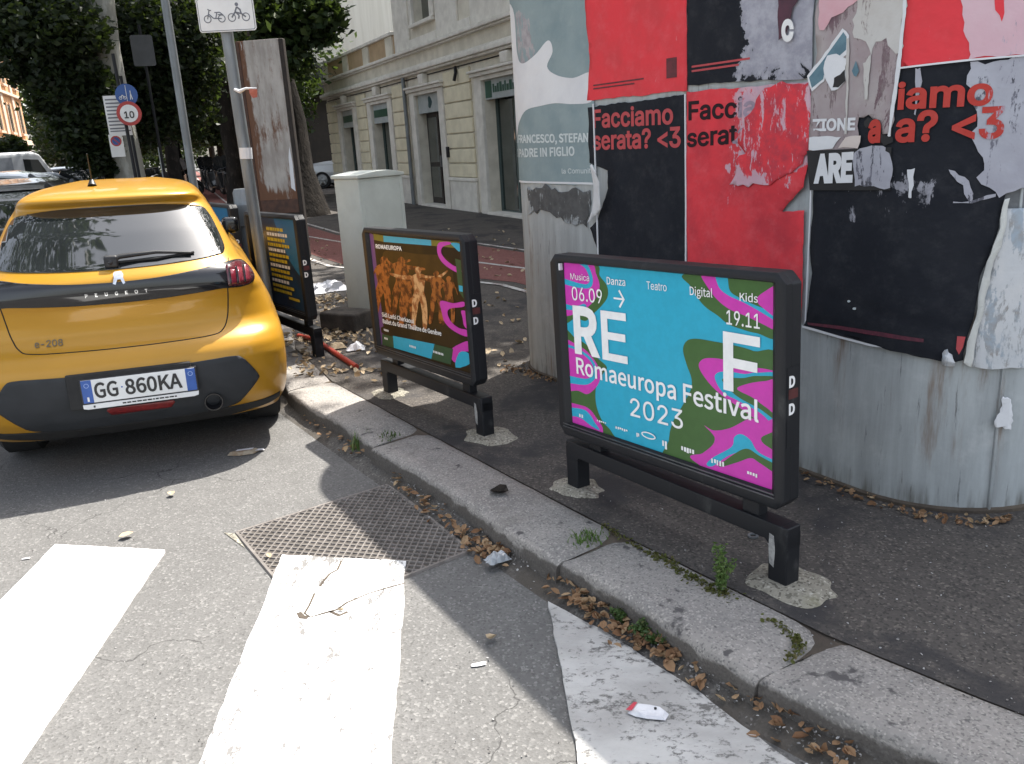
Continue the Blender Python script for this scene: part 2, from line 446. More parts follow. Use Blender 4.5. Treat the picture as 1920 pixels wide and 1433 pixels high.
def bark(name, a, b, c, sc=4):
    t = NT(name); cc = t.co('Object', (1, 1, .45)); col = t.mix(t.ramp(t.noise(cc, sc, 5, .6), .42, .52), a, b)
    col = t.mix(t.ramp(t.noise(cc, sc * 1.7, 5, .6), .58, .64), col, c); t.base(col, .85, spec=.2)
    t.bump(t.noise(cc, 14, 6, .65), .9, .03); return t.m
M_BARK_PALE = bark('plane_bark', (.40, .40, .37), (.27, .27, .24), (.15, .145, .12))
M_BARK = bark('dark_bark', (.028, .023, .019), (.017, .014, .012), (.042, .035, .03), 6)

# ------------------------------------------------------------------ the ground
def sheet(name, poly, z, m, kind='structure', parent=None):
    tri = tessellate_polygon([[Vector((p[0], p[1], 0)) for p in poly]])
    o = mobj(name, [(p[0], p[1], z) for p in poly], [tuple(t) for t in tri], m, parent)
    bm = bmesh.new(); bm.from_mesh(o.data); bmesh.ops.recalc_face_normals(bm, faces=bm.faces)
    if bm.faces and bm.faces[0].normal.z < 0: bmesh.ops.reverse_faces(bm, faces=bm.faces)
    bm.to_mesh(o.data); bm.free()
    if kind: o['kind'] = kind
    return o
sheet('road', [(-400, -60), (300, -60), (300, 600), (-400, 600)], 0.0, M_ROAD)
KERB = [(3.6, -.75), (2.4, .22), (1.5, 1.03), (.93, 1.62), (.624, 1.974), (.121, 2.702), (-.741, 4.055), (-1.42, 5.15), (-1.9, 6.2), (-2.35, 8.0),
        (-3.6, 10.4), (-5.8, 13.5), (-8.2, 20.0), (-12.8, 32.0), (-34., 91.)]
def offset_line(pts, d):
    out = []
    for i, p in enumerate(pts):
        a = Vector(pts[max(i - 1, 0)]); b = Vector(pts[min(i + 1, len(pts) - 1)]); t = (b - a).normalized()
        out.append((p[0] + t.y * d, p[1] - t.x * d))
    return out
KIN = offset_line(KERB, .30)
sheet('sidewalk', KIN + [(-20, 160), (120, 160), (120, -40), (9, -6)], .118, M_WALK)

# kerb stones, one by one
kerb = bpy.data.objects.new('kerb', None); put(kerb); tag(kerb, kind='structure')
def line_at(pts, s):
    for a, b in zip(pts, pts[1:]):
        a, b = Vector(a), Vector(b); L = (b - a).length
        if s <= L: return a.lerp(b, s / L), (b - a).normalized()
        s -= L
    return Vector(pts[-1]), (Vector(pts[-1]) - Vector(pts[-2])).normalized()
def line_len_to(pts, q):
    best = None; acc = 0
    for a, b in zip(pts, pts[1:]):
        a, b = Vector(a), Vector(b); L = (b - a).length; t = max(0, min(1, (Vector(q) - a).dot(b - a) / L / L))
        d = (a.lerp(b, t) - Vector(q)).length
        if best is None or d < best[0]: best = (d, acc + t * L)
        acc += L
    return best[1]
joints = [line_len_to(KERB, q) for q in ((.62, 1.98), (.11, 2.70), (-.72, 4.03), (-1.42, 5.15))]
cuts = [joints[0] - 3.2, joints[0] - 2.1, joints[0] - 1.05] + joints
while cuts[-1] < 60: cuts.append(cuts[-1] + (1.05 if cuts[-1] < 20 else 3.0))
def kerb_stone(s0, s1, seed):
    rs = random.Random(seed); n = max(4, int((s1 - s0) / .09)) if s1 - s0 < 2 else 8
    prof = [(-.006, -.02), (-.001, .06), (.002, .100), (.008, .113), (.020, .1205), (.07, .1225), (.16, .1225), (.25, .1215), (.292, .118), (.30, .10)]
    vs = []; g = .007
    for i in range(n + 1):
        e = min(1, min(i, n - i) / 1.0); s = s0 + g + (s1 - s0 - 2 * g) * i / n
        p, t = line_at(KERB, s); nn = Vector((t.y, -t.x))
        wob = .012 * math.sin(s * 5 + seed) + rs.uniform(-.004, .004)
        for (d, z) in prof:
            # stone ends are rounded over and bent a little so that the joint runs in a bow
            bow = .014 * math.sin(d * 12 + seed) * (1 - e)
            q = p + nn * (d + (wob + rs.uniform(-.0025, .0025) if d < .05 else 0)) + t * bow
            zz = z - (.016 * (1 - e) if z > .09 else 0) + (rs.uniform(-.0015, .0015) if .1 < z else 0)
            vs.append((q.x, q.y, zz))
    m = len(prof); fs = [(i*m+k, i*m+k+1, (i+1)*m+k+1, (i+1)*m+k) for i in range(n) for k in range(m - 1)]
    fs += [tuple(range(m))[::-1], tuple(range(n*m, n*m+m))]
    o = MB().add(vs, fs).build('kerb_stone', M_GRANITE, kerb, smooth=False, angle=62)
    return o
for i, (a, b) in enumerate(zip(cuts, cuts[1:])): kerb_stone(a, b, i)
# asphalt-filled bed under the joints
bed = offset_line(KERB, .07)
mb = MB()
for a, b, c, d in zip(bed, bed[1:], offset_line(KERB, .34), offset_line(KERB, .34)[1:]):
    mb.add([(a[0], a[1], .100), (b[0], b[1], .100), (d[0], d[1], .112), (c[0], c[1], .112)], [(0, 1, 2, 3)])
mb.build('joint_mortar', M_DIRT, kerb)

# the gutter: asphalt drawn up against the foot of the kerb
def gutter_z(x, y):
    q = Vector((x, y)); best = 9
    for a, b in zip(KERB, KERB[1:]):
        a, b = Vector(a), Vector(b); t = max(0, min(1, (q - a).dot(b - a) / (b - a).length_squared)); best = min(best, (a.lerp(b, t) - q).length)
    return .040 * max(0, 1 - best / .085)
M_GUTTER = asphalt('gutter_asphalt', (.115, .108, .10), (.06, .056, .052), (.19, .18, .165), cover=((.075, .066, .056), .42, .62))
GI, GO = offset_line(KERB, .012), offset_line(KERB, -.085); vs = []
for i, (a, b) in enumerate(zip(GI, GO)): vs += [(a[0], a[1], .040), ((a[0]+b[0])/2, (a[1]+b[1])/2, .016), (b[0], b[1], -.002)]
MB().add(vs, [(3*i+k, 3*i+k+1, 3*i+k+4, 3*i+k+3) for i in range(len(GI) - 1) for k in range(2)]).build('gutter', M_GUTTER, None, smooth=True, kind='structure')

# red cycle lane with its white edge lines
M_RED = asphalt('red_cycle_lane', (.21, .085, .075), (.13, .055, .05), (.30, .16, .14))
FAR = [(2.4, 7.4), (1.2, 9.4), (-.45, 12.2), (-2.85, 14.8), (-5.2, 20), (-9.2, 31), (-31.5, 92)]
NEAR = [(1.2, 6.4), (.1, 8.7), (-2.05, 10.9), (-5.2, 17.0), (-10.6, 31), (-33, 92)]
sheet('cycle_lane', FAR + NEAR[::-1], .1225, M_RED)
M_LANE_W = zebra('lane_line_paint', .48, .60, col0=(.55, .54, .52), col1=(.42, .41, .39), under=(.15, .09, .08))
for nm, L, o_ in (('lane_line', FAR, .12), ('lane_line', NEAR, -.18), ('lane_line', [((a[0]+b[0])/2, (a[1]+b[1])/2) for a, b in zip(FAR[1:], NEAR[1:])], 0)):
    a = offset_line(L, o_ - .032); b = offset_line(L, o_ + .032)
    sheet(nm, a + b[::-1], .1265, M_LANE_W)

# ------------------------------------------------------------------ zebra crossing and inspection cover
def rag(poly, amp, seed, n=26):
    rs = random.Random(seed); out = []
    for i in range(len(poly)):
        a, b = Vector(poly[i]), Vector(poly[(i + 1) % len(poly)]); nn = Vector((b.y - a.y, a.x - b.x)).normalized(); L = (b - a).length
        k = max(2, int(L * n)); dd = 0
        for j in range(k):
            dd = dd * .6 + rs.uniform(-amp, amp); p = a.lerp(b, j / k) + nn * (dd if j else 0); out.append((p.x, p.y))
    return out
g2 = lambda x, y: tuple(gp(x, y, 0)[:2])
S1 = [g2(105, 1025), g2(310, 1036), g2(37, 1440), (-1.49, 1.2), (-2.15, 1.3), (-2.2, 2.2)]
S1 = [g2(105, 1025), g2(310, 1036), g2(40, 1433), (-1.33, .8), (-1.83, .8)]
S2 = [g2(530, 1045), g2(762, 1057), g2(735, 1433), (-.30, .8), (-.82, .8)]
S3 = [g2(1028, 1133), g2(1150, 1200), g2(1300, 1295), g2(1480, 1433), (.93, 1.35), (.8, .8), (.13, .8), g2(1083, 1433)]
zc = 'white zebra crossing stripes on the grey road'
zs = []
for P, m, sd, amp in ((S1, M_ZEBRA_A, 1, .002), (S2, M_ZEBRA_B, 2, .003), (S3, M_ZEBRA_C, 3, .004)):
    o = sheet('zebra_stripe', rag(P, amp, sd), .0115, m, 'structure'); zs.append(o)
    bm = bmesh.new(); bm.from_mesh(o.data); r_ = bmesh.ops.extrude_face_region(bm, geom=bm.faces[:])
    for e in r_['geom']:
        if isinstance(e, bmesh.types.BMVert): e.co.z = -.001
    bmesh.ops.recalc_face_normals(bm, faces=bm.faces); bm.to_mesh(o.data); bm.free()
# cracks where the paint bridges the rim of the cover
def crack(px, w, m=None):
    pts = [gp(x, y, .0125) for x, y in px]; a = []; b = []
    rs = random.Random(len(px))
    for i, p in enumerate(pts):
        t = (pts[min(i+1, len(pts)-1)] - pts[max(i-1, 0)]).normalized(); n_ = Vector((t.y, -t.x, 0)); ww = w * rs.uniform(.5, 1.4)
        a.append(p + n_ * ww); b.append(p - n_ * ww)
    fs = [(i, i + 1, len(a) + i + 1, len(a) + i) for i in range(len(a) - 1)]
    return mobj('paint_crack', a + b, fs, m or M_DIRT, kind='structure')
crack([(640, 1052), (633, 1068), (618, 1076), (606, 1090), (600, 1100)], .004)
crack([(590, 1112), (580, 1135), (571, 1150), (582, 1157), (606, 1150), (632, 1143), (650, 1130), (690, 1113), (730, 1101), (760, 1093)], .0045)
crack([(560, 1148), (566, 1157), (578, 1158)], .012); crack([(618, 1146), (636, 1154), (652, 1147)], .008)
crack([(516, 1095), (540, 1092), (520, 1112)], .003)

gl, gt, gr, gb = (Vector(g2(*p)) for p in ((444, 1001), (728, 911), (882, 1035), (575, 1157)))
cov = thing('inspection_cover', 'square rusty iron inspection cover with diamond tread set in the road by the kerb', 'manhole cover', (gl.x, gl.y, 0))
def gq(a, b, z=0):
    p = gl.lerp(gt, a).lerp(gb.lerp(gr, a), b); return Vector((p.x - gl.x, p.y - gl.y, z))
mb = MB(); mb.add([gq(0,0,.003), gq(1,0,.003), gq(1,1,.003), gq(0,1,.003)], [(0,1,2,3)])
mb.build('plate', M_IRON_D, cov)
mb = MB()
def bar(p, q, w, z0, z1):
    t = (q - p).normalized(); n_ = Vector((t.y, -t.x, 0)) * w / 2
    mb.add([p+n_+Vector((0,0,z0)), q+n_+Vector((0,0,z0)), q-n_+Vector((0,0,z0)), p-n_+Vector((0,0,z0)), p+n_*.6+Vector((0,0,z1)), q+n_*.6+Vector((0,0,z1)), q-n_*.6+Vector((0,0,z1)), p-n_*.6+Vector((0,0,z1))],
           [(4,5,6,7),(0,1,5,4),(1,2,6,5),(2,3,7,6),(3,0,4,7)])
for e in (((0,0),(1,0)), ((1,0),(1,1)), ((1,1),(0,1)), ((0,1),(0,0))): bar(gq(*e[0]), gq(*e[1]), .018, .001, .010)
mb.build('rim', M_IRON, cov)
mb = MB(); NR = 18
for k in range(-NR, NR + 1):
    a0, b0 = max(0, k / NR), max(0, -k / NR); L = 1 - abs(k) / NR
    if L <= .01: continue
    # two families of ribs that cross: long diamond cells
    bar(gq(a0, b0), gq(a0 + L, b0 + L), .0085, .003, .0085)
    bar(gq(1 - a0, b0), gq(1 - a0 - L, b0 + L), .0085, .003, .0088)
mb.build('tread_ribs', M_IRON, cov, kind='stuff')
rs = random.Random(31); mb = MB()
for i in range(NR * 2):
    for j in range(NR * 2):
        if (i + j) % 2 or rs.random() < .45: continue
        c = gq((i + .5) / NR / 2, (j + .5) / NR / 2) + Vector((gl.x, gl.y, .0124))
        left = S2[0][0] + (S2[4][0] - S2[0][0]) * (S2[0][1] - c.y) / (S2[0][1] - S2[4][1]); right = S2[1][0] + (S2[2][0] - S2[1][0]) * (S2[1][1] - c.y) / (S2[1][1] - S2[2][1])
        if c.y > 2.96 or not left + .02 < c.x < right - .03: continue
        u, v = (gt - gl).normalized() * rs.uniform(.003, .0085), (gb - gl).normalized() * rs.uniform(.002, .0045)
        mb.add([(c.x + u.x, c.y + u.y, c.z), (c.x + v.x, c.y + v.y, c.z), (c.x - u.x, c.y - u.y, c.z), (c.x - v.x, c.y - v.y, c.z)], [(0, 1, 2, 3)])
mb.build('paint_pits', mat('grey_paint_pit', (.22, .21, .20), (.33, .32, .3), 40, .9), None, kind='structure')
cf = sheet('cover_edge', [tuple(gl.lerp(gb, -.02) - Vector((.05, .0))), tuple(gl + Vector((-.005, -.005))), tuple(gl.lerp(gb, .2) - Vector((.012, .006)))], .0035, M_CONCRETE, 'structure')

# ------------------------------------------------------------------ oval metal kiosk with fly posters
C2 = Vector((.585, 5.36)); T0 = .15; C1 = Vector((1.75, 3.33)); KR = .46; KL = (C1 - C2).length
KD = (C1 - C2).normalized(); KN = Vector((KD.y, -KD.x)); KN = KN if KN.x < 0 else -KN
KC = (C1 + C2) / 2
kiosk = thing('poster_kiosk', 'tall oval kiosk of grey rust-stained sheet metal covered in torn red and black posters', 'kiosk', (KC.x, KC.y, .118))
def kp(t, off=0.0):
    r = KR + off; t = t - T0
    if t < 0: a = -t / KR; q = C2 + (KN * math.cos(a) - KD * math.sin(a)) * r
    elif t > KL: a = (t - KL) / KR; q = C1 + (KN * math.cos(a) + KD * math.sin(a)) * r
    else: q = C2 + KD * t + KN * (r + .0)
    return q - KC
def k3(t, z, off=0.0):
    q = kp(t, off); return (q.x, q.y, z - .118)
def kt(x, y):
    """where on the kiosk wall (run along it, height) a mark seen at that spot of the photograph sits"""
    r = ray(x, y); best = None
    for t in np.linspace(-.45, 3.45, 781):
        q = kp(t) + KC; c = abs(q.x * r[1] - q.y * r[0]) / math.hypot(r[0], r[1])
        if q.x * r[0] + q.y * r[1] > 0 and (best is None or c < best[0]): best = (c, t, q)
    t, q = best[1], best[2]; return (t, CAMH + r[2] * q.length / math.hypot(r[0], r[1]))
za = lambda x, y: kt(1500 + x * .2373, y * .2373)
zb = lambda x, y: kt(1500 + x * .2652, 320 + y * .2652)
z5 = lambda x, y: kt(940 + x * .335, y * .335)
def k_fit(parent, s, fn, bl, tl, br, m, off, bold=.02, nm='lettering', uv=False, dz=.0022):
    b, t_, r_ = fn(*bl), fn(*tl), fn(*br); w = r_[0] - b[0]; h = t_[1] - b[1]; rot = (r_[1] - b[1]) / w
    V, Fc = text2d(s, 1, bold, .03, ext=(w, h))
    o = mobj(nm, [k3(b[0] + x, b[1] + y + rot * x, off + dz) for x, y in V], Fc, m, parent, smooth=True, uvs=[(x, y) for x, y in V]); return o
def stad(r, n=20):
    out = []
    for i in range(n + 1):
        a = math.pi * i / n; out.append(C1 - KC + (KN * math.cos(a) + KD * math.sin(a)) * r)
    for i in range(n + 1):
        a = math.pi * i / n; out.append(C2 - KC + (-KN * math.cos(a) - KD * math.sin(a)) * r)
    return out
def stad_stack(prof, name, m, smooth_ang=40):
    vs = []; N = None
    for r, z in prof:
        ring = stad(r); N = len(ring); vs += [(p.x, p.y, z) for p in ring]
    fs = [(i*N+k, i*N+(k+1)%N, (i+1)*N+(k+1)%N, (i+1)*N+k) for i in range(len(prof)-1) for k in range(N)]
    fs.append(tuple(range((len(prof)-1)*N, len(prof)*N)))
    return MB().add(vs, fs).build(name, m, kiosk, angle=smooth_ang)
stad_stack([(KR, -.03), (KR, 2.62)], 'shell', M_GALV)
stad_stack([(KR + .012, -.02), (KR + .012, .012), (KR + .004, .018), (KR - .01, .02)], 'base_strip', M_DIRT)
stad_stack([(KR - .01, 2.6), (KR + .13, 2.61), (KR + .16, 2.66), (KR + .16, 2.8), (KR + .10, 2.88), (KR - .1, 2.93)], 'roof_rim', M_GALV)
for t in (-.28, 2.95):
    mb = MB(); mb.tube([k3(t, .13, .003), k3(t, 2.7, .003)], .006, 6); mb.build('vertical_seam', M_GALV, kiosk)

RED = (.74, .06, .075); BLK = (.016, .018, .024)
layer = [0]
def sheet_poster(poly, m, label, lift=None, parent=kiosk, thick=.0006, name='poster'):
    """outline in (t, z) on the kiosk wall; lift(t, z) = how far the paper stands off it"""
    layer[0] += 1; off = .0022 + .0011 * layer[0]
    V, Fc = poly_mesh(poly, .035, .05)
    x0 = min(p[0] for p in poly); z0 = min(p[1] for p in poly)
    vs = []
    for (t, z) in V:
        w = .0011 * math.sin(t * 23 + z * 9 + layer[0]) * math.sin(z * 15 + layer[0] * 2)
        vs.append(k3(t, z, off + abs(w) * .6 + (lift(t, z) if lift else 0)))
    o = mobj(name, vs, Fc, m, parent, smooth=True, uvs=[(p[0] - x0, p[1] - z0) for p in V])
    o['label'] = label
    s = o.modifiers.new('paper', 'SOLIDIFY'); s.thickness = thick; s.offset = 1
    return o, off
def k_text(parent, s, t, z, size, m, off, bold=.02, sx=1.0, rot=0, label=None, spacing=1.0):
    V, Fc = text2d(s, size, bold, .03, sx, spacing)
    o = mobj('lettering', [k3(t + x, z + y + rot * x, off + .0022) for x, y in V], Fc, m, parent, smooth=True)
    return o
def edge(pts, amp, seed, n=40): return rag(pts, amp, seed, n)

# underneath: old scraps of paper
M_SCRAP = poster_mat('old_paper_scraps', (.42, .43, .43), [(-.2, 3, -1, 3, .45)], (.20, .21, .22), .5, (.30, .31, .32), 4)
p, o_ = sheet_poster(edge([(2.2, 1.30), (3.25, 1.18), (3.25, 2.3), (2.2, 2.3)], .012, 3), M_SCRAP, 'grey layers of old torn poster paper under the right-hand black poster')
M_GREYP = poster_mat('grey_film_poster', (.27, .34, .355), [(.05, .72, .58, .95, .25)], (.42, .40, .42), .35, (.22, .29, .31))
# far left: grey green poster with a big ragged white stain
p, o_ = sheet_poster(edge([(-.42, 1.285), (.80, 1.285), (.80, 2.4), (-.42, 2.4)], .003, 5), M_GREYP, 'grey green poster with white star-shaped patch at the far left of the kiosk')
M_PAPER = poster_mat('white_paper', (.72, .73, .75), None, grime=.2, c2=(.64, .65, .68))
blob = smooth_poly([(.03, 2.25), (.06, 2.02), (.12, 1.95), (.26, 1.98), (.40, 2.04), (.44, 1.98), (.38, 1.91), (.46, 1.86), (.62, 1.83), (.79, 1.84), (.79, 1.71), (.62, 1.70), (.45, 1.715), (.30, 1.71), (.14, 1.695), (.03, 1.63), (-.06, 1.56), (-.20, 1.60), (-.25, 1.8), (-.22, 2.1), (-.22, 2.3)], 5)
V, Fc = poly_mesh(blob, .04, .06)
mobj('white_patch', [k3(a, b, o_ + .0022) for a, b in V], Fc, M_PAPER, p, smooth=True, uvs=V)
M_PALE = mat('pale_grey_print', (.62, .68, .69), (.52, .58, .6), 30, .6)
k_fit(p, 'DI FRANCESCO, STEFAN', z5, (85, 800), (85, 755), (492, 796), M_PALE, o_, .02)
k_fit(p, 'DI PADRE IN FIGLIO', z5, (92, 880), (92, 833), (415, 872), M_PALE, o_, .02)
k_fit(p, 'la Comunità', z5, (345, 972), (345, 944), (525, 970), M_PALE, o_, .01)
V, Fc = poly_mesh([(-.42, 1.287), (.80, 1.287), (.80, 1.298), (-.42, 1.298)], .04)
mobj('white_border', [k3(a, b, o_ + .0022) for a, b in V], Fc, M_PAPER, p, uvs=V)
for i in range(3):
    V, Fc = poly_mesh([(.33 + .03*i, 2.05 + .05*i), (.72, 2.04 + .05*i), (.72, 2.065 + .05*i), (.33 + .03*i, 2.075 + .05*i)], .04)
M_SCR2 = poster_mat('stripped_paper', (.36, .38, .39), [(0, 1, 0, 1, .4)], (.12, .12, .12), .5, (.25, .27, .28), 6)
sheet_poster(edge([(.10, 1.10), (.30, 1.13), (.48, 1.08), (.70, 1.06), (.74, 1.26), (.10, 1.27)], .02, 9, 30), M_SCR2, 'stripped grey paper remnant below the grey green poster')

# second column: red above, black below
M_RED1 = poster_mat('red_poster', RED, [(.35, .75, .1, .6, -.12)], (.62, .62, .66), .30, (.62, .065, .075))
M_INK = mat('dark_ink', (.13, .02, .03), (.09, .015, .022), 30, .6)
p, o_ = sheet_poster(edge([(.74, 1.71), (1.495, 1.702), (1.495, 2.6), (.72, 2.6), (.755, 2.1), (.775, 1.9)], .003, 11), M_RED1, 'red poster of the top row, its left edge torn in a wave')
for i in range(2):
    V, Fc = text2d('-' * 1, .01); V, Fc = poly_mesh([(.80, 1.775 - .016*i), (1.20 - .07*i, 1.775 - .016*i), (1.20 - .07*i, 1.782 - .016*i), (.80, 1.782 - .016*i)], .035)
    mobj('small_print', [k3(a, b, o_ + .0022) for a, b in V], Fc, M_INK, p)
V, Fc = poly_mesh([(1.36, 1.765), (1.43, 1.765), (1.43, 1.85), (1.36, 1.85)], .03)
mobj('small_mark', [k3(a, b, o_ + .0022) for a, b in V], Fc, M_INK, p)
M_BLK1 = poster_mat('black_poster', BLK, None, grime=.12, c2=(.022, .024, .030))
p, o_ = sheet_poster(edge([(.80, .74), (1.487, .742), (1.487, 1.69), (.745, 1.675), (.745, 1.40), (.90, 1.36), (.90, 1.27), (.80, 1.10), (.73, 1.06), (.79, .95)], .004, 12), M_BLK1, 'black poster with red lettering and a torn left side')
M_REDINK = mat('red_ink', (.50, .055, .065), (.42, .06, .07), 40, .6)
k_fit(p, 'Facciamo', z5, (523, 718), (523, 615), (972, 695), M_REDINK, o_, .022)
k_fit(p, 'serata? <3', z5, (523, 840), (523, 737), (1015, 825), M_REDINK, o_, .022)
# curled corner of white paper
def curl(t, z): return .02 + .10 * max(0, (z - 1.06) / .34) * max(0, min(1, (t - .72) / .2))
sheet_poster([(.735, 1.085), (.80, 1.12), (.90, 1.17), (.955, 1.31), (.935, 1.40), (.90, 1.39), (.88, 1.30), (.80, 1.16)], M_PAPER, 'white back of a poster corner curling off the kiosk', curl, name='curled_corner')

# third column: black above, red below
GREYT = (.42, .42, .47)
M_BLK2 = poster_mat('black_poster_scraped', BLK, [(.30, .9, .0, 1.2, .5)], GREYT, .15, (.022, .024, .03), 4.5, (.30, .30, .35))
p, o_ = sheet_poster(edge([(1.50, 1.725), (2.18, 1.70), (2.18, 2.6), (1.50, 2.6)], .003, 13), M_BLK2, 'black poster scraped grey, top row beside the red one')
for i in range(2):
    V, Fc = poly_mesh([(1.53, 1.795 - .018*i), (1.87 - .06*i, 1.795 - .018*i), (1.87 - .06*i, 1.803 - .018*i), (1.53, 1.803 - .018*i)], .035)
    mobj('small_print', [k3(a, b, o_ + .0022) for a, b in V], Fc, M_REDINK, p)
M_PINKT = (.62, .40, .45)
M_RED2 = poster_mat('red_poster_scraped', RED, [(.30, .80, .60, 1.05, .35), (.22, .6, .50, .64, .12)], M_PINKT, .3, (.52, .05, .065), 5, (.52, .36, .44))
wave = lambda t, z: .012 * math.exp(-((z - 1.32) / .09) ** 2) * max(0, (t - 1.7)) * 2
p, o_ = sheet_poster(edge([(1.497, .742), (2.172, .76), (2.172, 1.21), (2.06, 1.20), (2.172, 1.30), (2.19, 1.40), (2.19, 1.685), (1.497, 1.70)], .003, 14), M_RED2, 'red poster with black lettering and a scraped pink patch', wave)
M_INKT = poster_mat('black_ink_scraped', (.03, .018, .022), [(.32, .9, -.3, .4, .6)], (.42, .34, .42), .1)
k_fit(p, 'Facciamo', z5, (1058, 675), (1058, 568), (1650, 640), M_INKT, o_, .022, dz=.0024); k_fit(p, 'serata? <3', z5, (1053, 825), (1053, 722), (1690, 775), M_INKT, o_, .022, dz=.0024)
# flap that hangs away below the scraped patch
flap = lambda t, z: .010 + .05 * max(0, (1.40 - z)) * max(0, t - 1.9) * 4
M_PINKP = poster_mat('scraped_pink_paper', (.58, .36, .42), [(0, .5, 0, .8, .35)], RED, .4, (.62, .45, .52), 7, (.5, .06, .08))
sheet_poster(edge([z5(*q) for q in ((1300, 1032), (1345, 1040), (1460, 1030), (1560, 1005), (1650, 965), (1712, 915), (1742, 850), (1758, 700), (1760, 560), (1757, 452), (1560, 470), (1470, 520), (1440, 600), (1380, 660), (1345, 800), (1390, 860), (1330, 900))], .012, 15), M_PINKP, 'pink scraped flap of paper hanging off the red poster', flap, name='paper_flap')

# fourth column: the wide black poster wraps round the end of the kiosk
M_BLK3 = poster_mat('black_poster_rubbed', BLK, [(.05, .5, .50, .62, .12)], (.33, .33, .37), .12, (.022, .024, .03), 5)
sag = lambda t, z: .003 + .006 * abs(math.sin(z * 25 + t * 4)) * max(0, min(1, (1.0 - z) * 3)) + .0015 * abs(math.sin(t * 14))
p, o_ = sheet_poster(edge([zb(*q) for q in ((45, 1095), (560, 1230), (985, 1336), (1090, 1345), (1150, 1330), (1175, 1170), (1222, 1020), (1258, 790), (1330, 580), (1388, 400), (1425, 230), (1455, 120), (1580, 100))] + [za(1790, 1433), za(1790, 448), za(1340, 485), za(815, 545), za(128, 620), zb(125, 90), zb(108, 350), zb(95, 640), zb(106, 720), zb(86, 900), zb(65, 1050)], .003, 18), M_BLK3, 'wide black poster with crumpled lower edge at the right of the kiosk', sag)
def on(fn, px, m, nm, k=0, amp=0, n=1, dz=.010):
    P = [fn(*q) for q in px]; P = smooth_poly(P, n) if n > 1 else P
    if amp: P = edge(P, amp, len(px), 50)
    V, Fc = poly_mesh(P, .03, .05); x0 = min(v[0] for v in V); z0 = min(v[1] for v in V)
    return mobj(nm, [k3(a, b, o_ + dz + .0006 * k) for a, b in V], Fc, m, p, smooth=True, uvs=[(v[0] - x0, v[1] - z0) for v in V])
SCR = lambda nm, amt, col=(.46, .47, .52): poster_mat(nm, (.36, .36, .41), [(-.2, 2, -.2, 2, amt)], (.05, .05, .06), .45, col, 6, (.20, .20, .24))
M_SCRG = SCR('scraped_grey_paper', .10); M_SCRG2 = SCR('scraped_grey_paper_dark', .16)
on(za, ((1345, 492), (1790, 450), (1790, 1480), (1560, 1560), (1480, 1480), (1390, 1400), (1375, 1150), (1400, 1000), (1385, 880), (1330, 800), (1320, 600)), M_SCRG, 'scraped_patch', 0, .014)
on(za, ((935, 540), (975, 535), (965, 700), (935, 910), (920, 900), (930, 700)), M_SCRG, 'scraped_streak', 0, .004)
on(zb, ((780, -10), (830, -20), (820, 100), (800, 190), (780, 185)), poster_mat('white_streak_paper', (.66, .67, .7), None, grime=.2), 'scraped_streak', 0, .003)
on(zb, ((1060, -10), (1120, 30), (1190, 70), (1215, 210), (1190, 215), (1150, 100), (1090, 40)), M_SCRG, 'scraped_streak', 0, .006)
on(zb, ((1080, 215), (1200, 212), (1370, 160), (1365, 180), (1210, 228), (1085, 225)), M_SCRG2, 'scraped_streak', 0, .003)
M_REDINK2 = mat('bright_red_ink', (.62, .075, .045), (.52, .06, .04), 40, .7)
M_REDT = poster_mat('red_ink_scraped', (.50, .062, .050), [(.26, 1.2, -.3, .4, .24)], (.46, .36, .42), .2)
for s, a, b, c in (('iamo', (792, 868), (792, 655), (1500, 832)), ('a? <3', (782, 1125), (782, 885), (1592, 1092))):
    k_fit(p, s, za, a, b, c, M_REDT, o_, .026, uv=True, dz=.0125)
on(zb, ((80, 1068), (300, 1090), (600, 1135), (880, 1180), (885, 1205), (600, 1165), (300, 1115), (85, 1085)), mat('plum_print_line', (.13, .025, .045), (.08, .02, .035), 60, .7), 'small_print', 0)
on(zb, ((1102, 1160), (1165, 1165), (1150, 1240), (1120, 1290), (1100, 1250)), M_REDINK, 'red_fold', 0)
on(zb, ((42, 1088), (120, 1108), (300, 1160), (560, 1228), (600, 1243), (520, 1232), (300, 1176), (46, 1103)), M_PAPER, 'white_edge', 1)
for q in ((375, 918), (415, 970)): on(zb, [(q[0] + 13*math.cos(a), q[1] + 9*math.sin(a)) for a in np.linspace(0, 6.28, 8)[:-1]], M_PALE, 'paper_fleck', 1)
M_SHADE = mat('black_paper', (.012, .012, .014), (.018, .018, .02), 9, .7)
# ragged strip of torn layers over its left part
M_LAYER = poster_mat('torn_layers', (.33, .27, .28), [(-.1, .9, -.1, 1.8, .14)], (.16, .10, .12), .55, (.42, .385, .38), 5, (.24, .20, .20))
p, o_ = sheet_poster(edge([za(*q) for q in ((190, -330), (905, -330), (870, 0), (820, 540), (750, 1078), (688, 1060), (650, 950), (580, 905), (505, 925), (488, 1195), (108, 1200), (118, 900), (128, 700), (160, 480))], .006, 16), M_LAYER, 'ragged strip of torn paper layers in the middle of the kiosk', lambda t, z: .010)
M_BEIGE = poster_mat('pale_torn_paper', (.55, .54, .52), [(-.2, 2, -.2, 2, .10)], (.30, .26, .25), .4, (.46, .43, .40), 5)
on(za, ((560, -330), (905, -330), (868, 0), (820, 420), (770, 400), (720, 300), (640, 330), (600, 440), (560, 330), (470, 300), (450, 160)), M_BEIGE, 'torn_layer', 0, .008, dz=.0125)
on(za, ((845, 0), (870, 0), (822, 540), (752, 1075), (728, 1072), (795, 540)), M_PAPER, 'white_torn_edge', 2, .002, dz=.0125)
